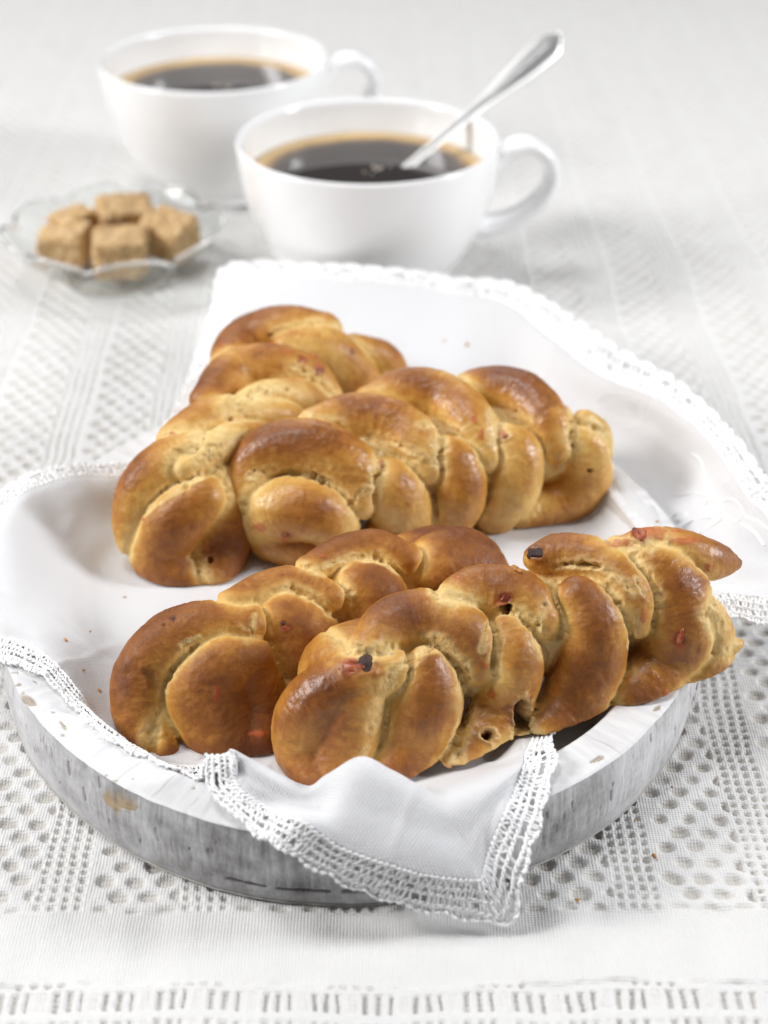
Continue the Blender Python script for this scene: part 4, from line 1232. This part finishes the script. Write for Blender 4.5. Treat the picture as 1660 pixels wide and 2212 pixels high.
CUPR, CUPZ = 5.5, 6.5
def build_cup(cx, cy, label, clabel, hang):
    root = empty('coffee_cup', (cx, cy, 0), label=label, category='cup', group='white coffee cups')
    out = catmull([(2.75, .02), (2.85, .10), (2.8, .35), (3.3, .75), (4.15, 1.7), (4.85, 3.0), (5.25, 4.4), (5.43, 5.6), (5.5, 6.38)], 8)
    lip = [(5.48, 6.46), (5.41, 6.5), (5.33, 6.46)]
    inn = catmull([(5.28, 6.36), (5.18, 5.6), (4.95, 4.6), (4.5, 3.2), (3.7, 1.9), (2.6, 1.0), (1.2, .72), (0.001, .7)], 8)
    bot = [(0.001, .12), (2.4, .12), (2.5, .02)]
    V, F = lathe(np.array(bot + [tuple(p) for p in out] + lip + [tuple(p) for p in inn]), 128)
    me = make_mesh('bowl', V + np.array([cx, cy, 0]), F)
    part('bowl', me, porc.m, root)
    # handle: flattened strap swept along a loop
    ctl = catmull([(5.25, 5.35), (5.9, 5.85), (6.85, 6.0), (7.65, 5.4), (7.85, 4.5), (7.35, 3.5), (6.3, 2.75), (5.2, 2.45), (4.45, 2.55)], 8)
    n = len(ctl); k = 20
    tg = np.gradient(ctl, axis=0); tg /= np.linalg.norm(tg, axis=1)[:, None]
    nm = np.stack([-tg[:, 1], tg[:, 0]], 1)
    th = np.arange(k) / k * 2 * np.pi
    s = np.linspace(0, 1, n)
    wd = .68 + .18 * np.abs(2 * s - 1) ** 2; tk = .32 + .10 * np.abs(2 * s - 1) ** 3
    P = np.zeros((n, k, 3))
    for j in range(k):
        o = tk * math.copysign(abs(math.cos(th[j])) ** .8, math.cos(th[j])); w = wd * math.copysign(abs(math.sin(th[j])) ** .8, math.sin(th[j]))
        P[:, j, 0] = ctl[:, 0] + nm[:, 0] * o
        P[:, j, 2] = ctl[:, 1] + nm[:, 1] * o
        P[:, j, 1] = w
    c, sn = math.cos(hang), math.sin(hang)
    X = P[..., 0] * c - P[..., 1] * sn; Y = P[..., 0] * sn + P[..., 1] * c
    P = np.stack([X + cx, Y + cy, P[..., 2]], -1).reshape(-1, 3)
    part('handle', make_mesh('handle', P, grid_faces(n, k, wrap_v=True)), porc.m, root)
    # coffee: a body with a slightly risen edge
    prof = [(0.001, 0.0)] + [(r, 0.0) for r in np.linspace(.4, 4.6, 12)] + [(4.85, .03), (5.0, .08), (4.9, -.25), (4.45, -1.6), (3.65, -2.9), (2.5, -3.85), (.001, -4.1)]
    V, F = lathe(np.array(prof), 96)
    me = make_mesh('coffee', V, F)
    o = add_obj('coffee', me, cof.m, label=clabel, category='coffee', group='coffee in the cups')
    o.location = Vector((cx, cy, 5.0)) * S
    # bubbles
    r2 = np.random.default_rng(int(cy))
    T = []
    for q in range(7):
        bm = bmesh.new(); bmesh.ops.create_uvsphere(bm, u_segments=10, v_segments=6, radius=r2.uniform(.05, .1) * S)
        bme = bpy.data.meshes.new('bubble'); bm.to_mesh(bme); bm.free()
        bme.polygons.foreach_set('use_smooth', np.ones(len(bme.polygons), bool))
        bo = add_obj('bubble', bme, bub.m, o)
        bo.location = (r2.uniform(-.2, 1.0) * S, r2.uniform(-.2, 1.4) * S, 0)
    return root

bub = NT('pale_foam'); bub.set(Base_Color=(.42, .36, .30, 1), Roughness=.2)
c1 = pz(795, 298, CUPZ); c2 = pz(463, 124, CUPZ)
build_cup(c1[0], c1[1], 'white porcelain coffee cup with a teaspoon standing in it', 'black coffee with tan edge around the teaspoon', math.radians(6))
build_cup(c2[0], c2[1], 'white porcelain coffee cup without a spoon, behind the sugar dish', 'black coffee with tan edge in the cup without a spoon', math.radians(14))

# ------------------------------------------------------------------ teaspoon
def build_spoon():
    root = empty('teaspoon', (c1[0], c1[1], 1.0), label='silver teaspoon leaning on the cup rim with its bowl in coffee', category='spoon')
    a = pz(884, 358, 5.0)
    # rests on the far rim: the rim point under the handle
    best = None
    for t in np.linspace(0, math.pi / 2, 200):
        p = np.array([c1[0] + 5.41 * math.cos(t), c1[1] + 5.41 * math.sin(t), 6.62])
        q = proj(p[None])[0]
        x = (q[0] - 884) / (1200 - 884); y = 358 + x * (85 - 358)
        if best is None or abs(q[1] - y) < best[0]: best = (abs(q[1] - y), p)
    b = best[1]
    d = (b - a) / np.linalg.norm(b - a)
    # length so that the tip reaches its place in the picture
    ts = np.linspace(5, 20, 600)
    pr = proj(a + ts[:, None] * d)
    tip = ts[np.argmin(np.abs(pr[:, 0] - 1212))]
    L = tip
    vd = (CAMP - (a + d * L * .6)); vd /= np.linalg.norm(vd)
    side = np.cross(d, .35 * np.array([0, 0, 1.0]) + .65 * vd); side /= np.linalg.norm(side)
    up = np.cross(side, d)
    s = np.linspace(-1.2, L, 60); n = len(s); k = 16
    u = np.clip(s / L, 0, 1)
    wd = .19 + .16 * u + .34 * sstep(.4, .85, u); wd *= np.sqrt(np.clip(1 - sstep(.90, 1.0, u) * .985, .0, 1)) ** .9
    tk = .11 + .0 * u
    bend = .18 * np.sin(np.pi * np.clip(s / L, 0, 1)) * 1.0
    th = np.arange(k) / k * 2 * np.pi
    C = a + s[:, None] * d - bend[:, None] * up * .6
    P = C[:, None, :] + (wd[:, None] * np.cos(th))[:, :, None] * side + (tk[:, None] * np.sin(th) * (1 + .0))[:, :, None] * up
    sil = NT('brushed_silver'); sil.set(Base_Color=(.93, .92, .90, 1), Metallic=1.0, Roughness=.34)
    sil.l(sil.bump(sil.noise(sil.geo(), 500, 2), .12, .0005), sil.b.inputs['Normal'])
    V = np.vstack([P.reshape(-1, 3), C[:1], C[-1:]])
    F = grid_faces(n, k, wrap_v=True).tolist()
    F += [[n * k, (j + 1) % k, j] for j in range(k)] + [[n * k + 1, (n - 1) * k + j, (n - 1) * k + (j + 1) % k] for j in range(k)]
    part('handle', make_mesh('handle', V, F), sil.m, root)
    # raised ribs towards the tip
    T = Tubes(6)
    for off in (0.0,):
        q = (s > .5 * L) & (s < .93 * L)
        T.add(C[q] + side * (wd[q] * off)[:, None] + up * .10, .035)
    part('raised_rib', T.mesh('raised_rib'), sil.m, root)
    # bowl, under the coffee
    ctr = a - d * 2.0 + np.array([0, 0, -1.15])
    side = np.cross(d, [0, 0, 1.0]); side /= np.linalg.norm(side); up = np.cross(side, d)
    n2, k2 = 18, 28
    rr = np.linspace(.02, 1, n2); an = np.arange(k2) / k2 * 2 * np.pi
    B = []
    for t in rr:
        for q in an:
            e = 2.0 * t * math.cos(q); f = 1.05 * t * math.sin(q) * (1 + .12 * math.cos(q))
            B.append(ctr + d * e + side * f - up * .55 * (1 - t * t))
    part('bowl', make_mesh('bowl', np.array(B), grid_faces(n2, k2, wrap_v=True)), sil.m, root)
build_spoon()

# ------------------------------------------------------------------ sugar dish
DX, DY = -11.7, 66.3
def build_dish():
    root = empty('glass_dish', (DX, DY, 0), label='clear scalloped glass dish holding brown sugar cubes', category='dish')
    n, petals = 192, 8
    a = np.arange(n) / n * 2 * np.pi
    pet = np.abs(np.sin((a + .12) * petals / 2)) ** .55
    def ring(r, z, k):
        rr = r * (1 + k * .10 * (pet - .7))
        zz = z + k * .62 * (pet - .75)
        return np.stack([DX + rr * np.cos(a), DY + rr * np.sin(a), zz + 0 * a], 1)
    prof = [(.01, .10, 0), (2.0, .10, 0), (2.2, .03, 0), (2.5, .05, 0), (2.7, .25, 0), (3.2, .75, .2), (3.9, 1.35, .55), (4.45, 1.9, .9), (4.66, 2.2, 1), (4.69, 2.25, 1),
            (4.66, 2.29, 1), (4.60, 2.26, 1), (4.36, 1.98, .9), (3.80, 1.43, .55), (3.1, .85, .2), (2.55, .42, 0), (2.0, .30, 0), (.01, .28, 0)]
    V = np.stack([ring(*p) for p in prof], 1).reshape(-1, 3)
    me = make_mesh('bowl', V, grid_faces(n, len(prof), wrap_u=True))
    g = NT('clear_glass'); g.set(Base_Color=(1, 1, 1, 1), Roughness=.015, IOR=1.42)
    g.b.inputs['Transmission Weight'].default_value = 1.0
    th = NT('thin_clear_glass')
    tb = th.n('BsdfTransparent'); tb.inputs['Color'].default_value = (.975, .985, .98, 1)
    gl = th.n('BsdfGlossy'); gl.inputs['Roughness'].default_value = .03
    lw = th.n('LayerWeight'); lw.inputs['Blend'].default_value = .5
    mx = th.n('MixShader')
    th.l(th.math('ADD', th.math('MULTIPLY', th.math('POWER', lw.outputs['Facing'], 4.0), .45), .03, True), mx.inputs[0]); th.l(tb.outputs[0], mx.inputs[1]); th.l(gl.outputs[0], mx.inputs[2])
    th.l(mx.outputs[0], th.out.inputs['Surface'])
    th.t.nodes.remove(th.b)
    part('bowl', me, th.m, root)
    edge = Tubes(8)
    q = np.linspace(0, 2 * np.pi, 241)
    pq = np.abs(np.sin((q + .12) * petals / 2)) ** .55
    edge.add(np.stack([DX + 4.66 * (1 + .10 * (pq - .7)) * np.cos(q), DY + 4.66 * (1 + .10 * (pq - .7)) * np.sin(q), 2.30 + .62 * (pq - .75)], 1), .09)
    part('rim', edge.mesh('rim'), g.m, root)
    ring_me = Tubes(10)
    q = np.linspace(0, 2 * np.pi, 97)
    ring_me.add(np.stack([DX + 2.35 * np.cos(q), DY + 2.35 * np.sin(q), .12 + 0 * q], 1), .09)
    part('foot_ring', ring_me.mesh('foot_ring'), g.m, root)
build_dish()

sug = NT('brown_cane_sugar')
sug.l(sug.ramp(sug.noise(sug.geo(), 420, 4, .7), [(.30, (.38, .18, .065)), (.48, (.70, .44, .19)), (.66, (.88, .68, .40))]), sug.b.inputs['Base Color'])
sug.set(Roughness=.55)
sug.b.inputs['Subsurface Weight'].default_value = .25
sug.b.inputs['Subsurface Radius'].default_value = (.004, .0025, .0012)
_v = sug.n('TexVoronoi'); _v.inputs['Scale'].default_value = 650
sug.l(sug.geo(), _v.inputs['Vector'])
sug.l(sug.bump(_v.outputs['Distance'], 1.0, .0014), sug.b.inputs['Normal'])

def sugar_cube(px, py, z, size, rz, tilt, label, seed):
    bm = bmesh.new()
    bmesh.ops.create_cube(bm, size=1)
    bmesh.ops.subdivide_edges(bm, edges=bm.edges[:], cuts=19, use_grid_fill=True)
    V = np.array([v.co[:] for v in bm.verts]) * 2
    F = [[v.index for v in f.verts] for f in bm.faces]
    bm.free()
    p = 9.0
    V = V / (np.sum(np.abs(V) ** p, 1) ** (1 / p))[:, None] * 1.0
    V = V * np.array(size) / 2
    nn = V / np.linalg.norm(V, axis=1)[:, None]
    V = V + nn * (.10 * fbm(V, .6, 3, seed) + .05 * vnoise(V, .16, seed + 5))[:, None]
    R = np.array(Matrix.Rotation(rz, 3, 'Z') @ Matrix.Rotation(tilt[0], 3, 'X') @ Matrix.Rotation(tilt[1], 3, 'Y'))
    V = V @ R.T
    c = pz(px, py, z)
    V = V + c
    root = empty('sugar_cube', c, label=label, category='sugar cube', group='sugar cubes in the glass dish')
    o = add_obj('sugar_cube', make_mesh('sugar_cube', V - c, F), sug.m)
    o.location = Vector(c) * S
    for k in ('label', 'category', 'group'): o[k] = root[k]
    bpy.data.objects.remove(root)

sugar_cube(272, 470, 1.95, (2.45, 2.0, 1.5), .35, (.15, .10), 'brown sugar cube at the back of the dish, raised above the others', 1)
sugar_cube(166, 494, 1.5, (1.9, 1.8, 1.6), -.75, (.05, -.15), 'brown sugar cube squeezed behind the one touching the dish\'s scalloped side', 2)
sugar_cube(143, 528, 1.35, (2.1, 1.7, 1.5), -.2, (.1, -.1), 'brown sugar cube lying against the scalloped side of the dish beneath another', 3)
sugar_cube(262, 546, 1.35, (2.3, 2.0, 1.8), .12, (.08, .02), 'large brown sugar cube in the middle of the dish behind the notch', 4)
sugar_cube(367, 506, 1.5, (2.15, 1.9, 1.7), -.5, (.2, .15), 'brown sugar cube tilted on the dish side nearest the cup with spoon', 5)

# ------------------------------------------------------------------ crumbs
def crumb(px, py, z, rad, label, grp, kind='crust_flake', seed=0, on_nap=False):
    c = on_mesh(NAPG, px, py) + np.array([0, 0, .03]) if on_nap else pz(px, py, z)
    W, Fc = lump(c, (0, 0, 1), rad, 1.5, seed * 1.3, seed)
    o = add_obj('bread_crumb', make_mesh('bread_crumb', W - c, Fc), BITMAT[kind], label=label, category='crumb', group=grp)
    o.location = Vector(c) * S
for i, (x, y, r) in enumerate([(1414, 1848, .05), (1247, 1944, .042), (1372, 1772, .03), (1452, 1700, .025), (1560, 1735, .02)]):
    crumb(x, y, 0.0, r, 'tiny toasted bread crumb fallen on the tablecloth beside the tray', 'crumbs on the tablecloth', seed=i)
for i, (x, y, r) in enumerate([(142, 1384, .045), (180, 1450, .035), (215, 1493, .04), (246, 1534, .035), (196, 1366, .025), (270, 1292, .03), (1382, 1135, .04), (1330, 1160, .03), (1420, 1128, .03), (1010, 745, .06), (960, 738, .04)]):
    crumb(x, y, 0.0, r, 'tiny toasted bread crumb fallen on the linen napkin', 'crumbs on the napkin', seed=20 + i, on_nap=True)
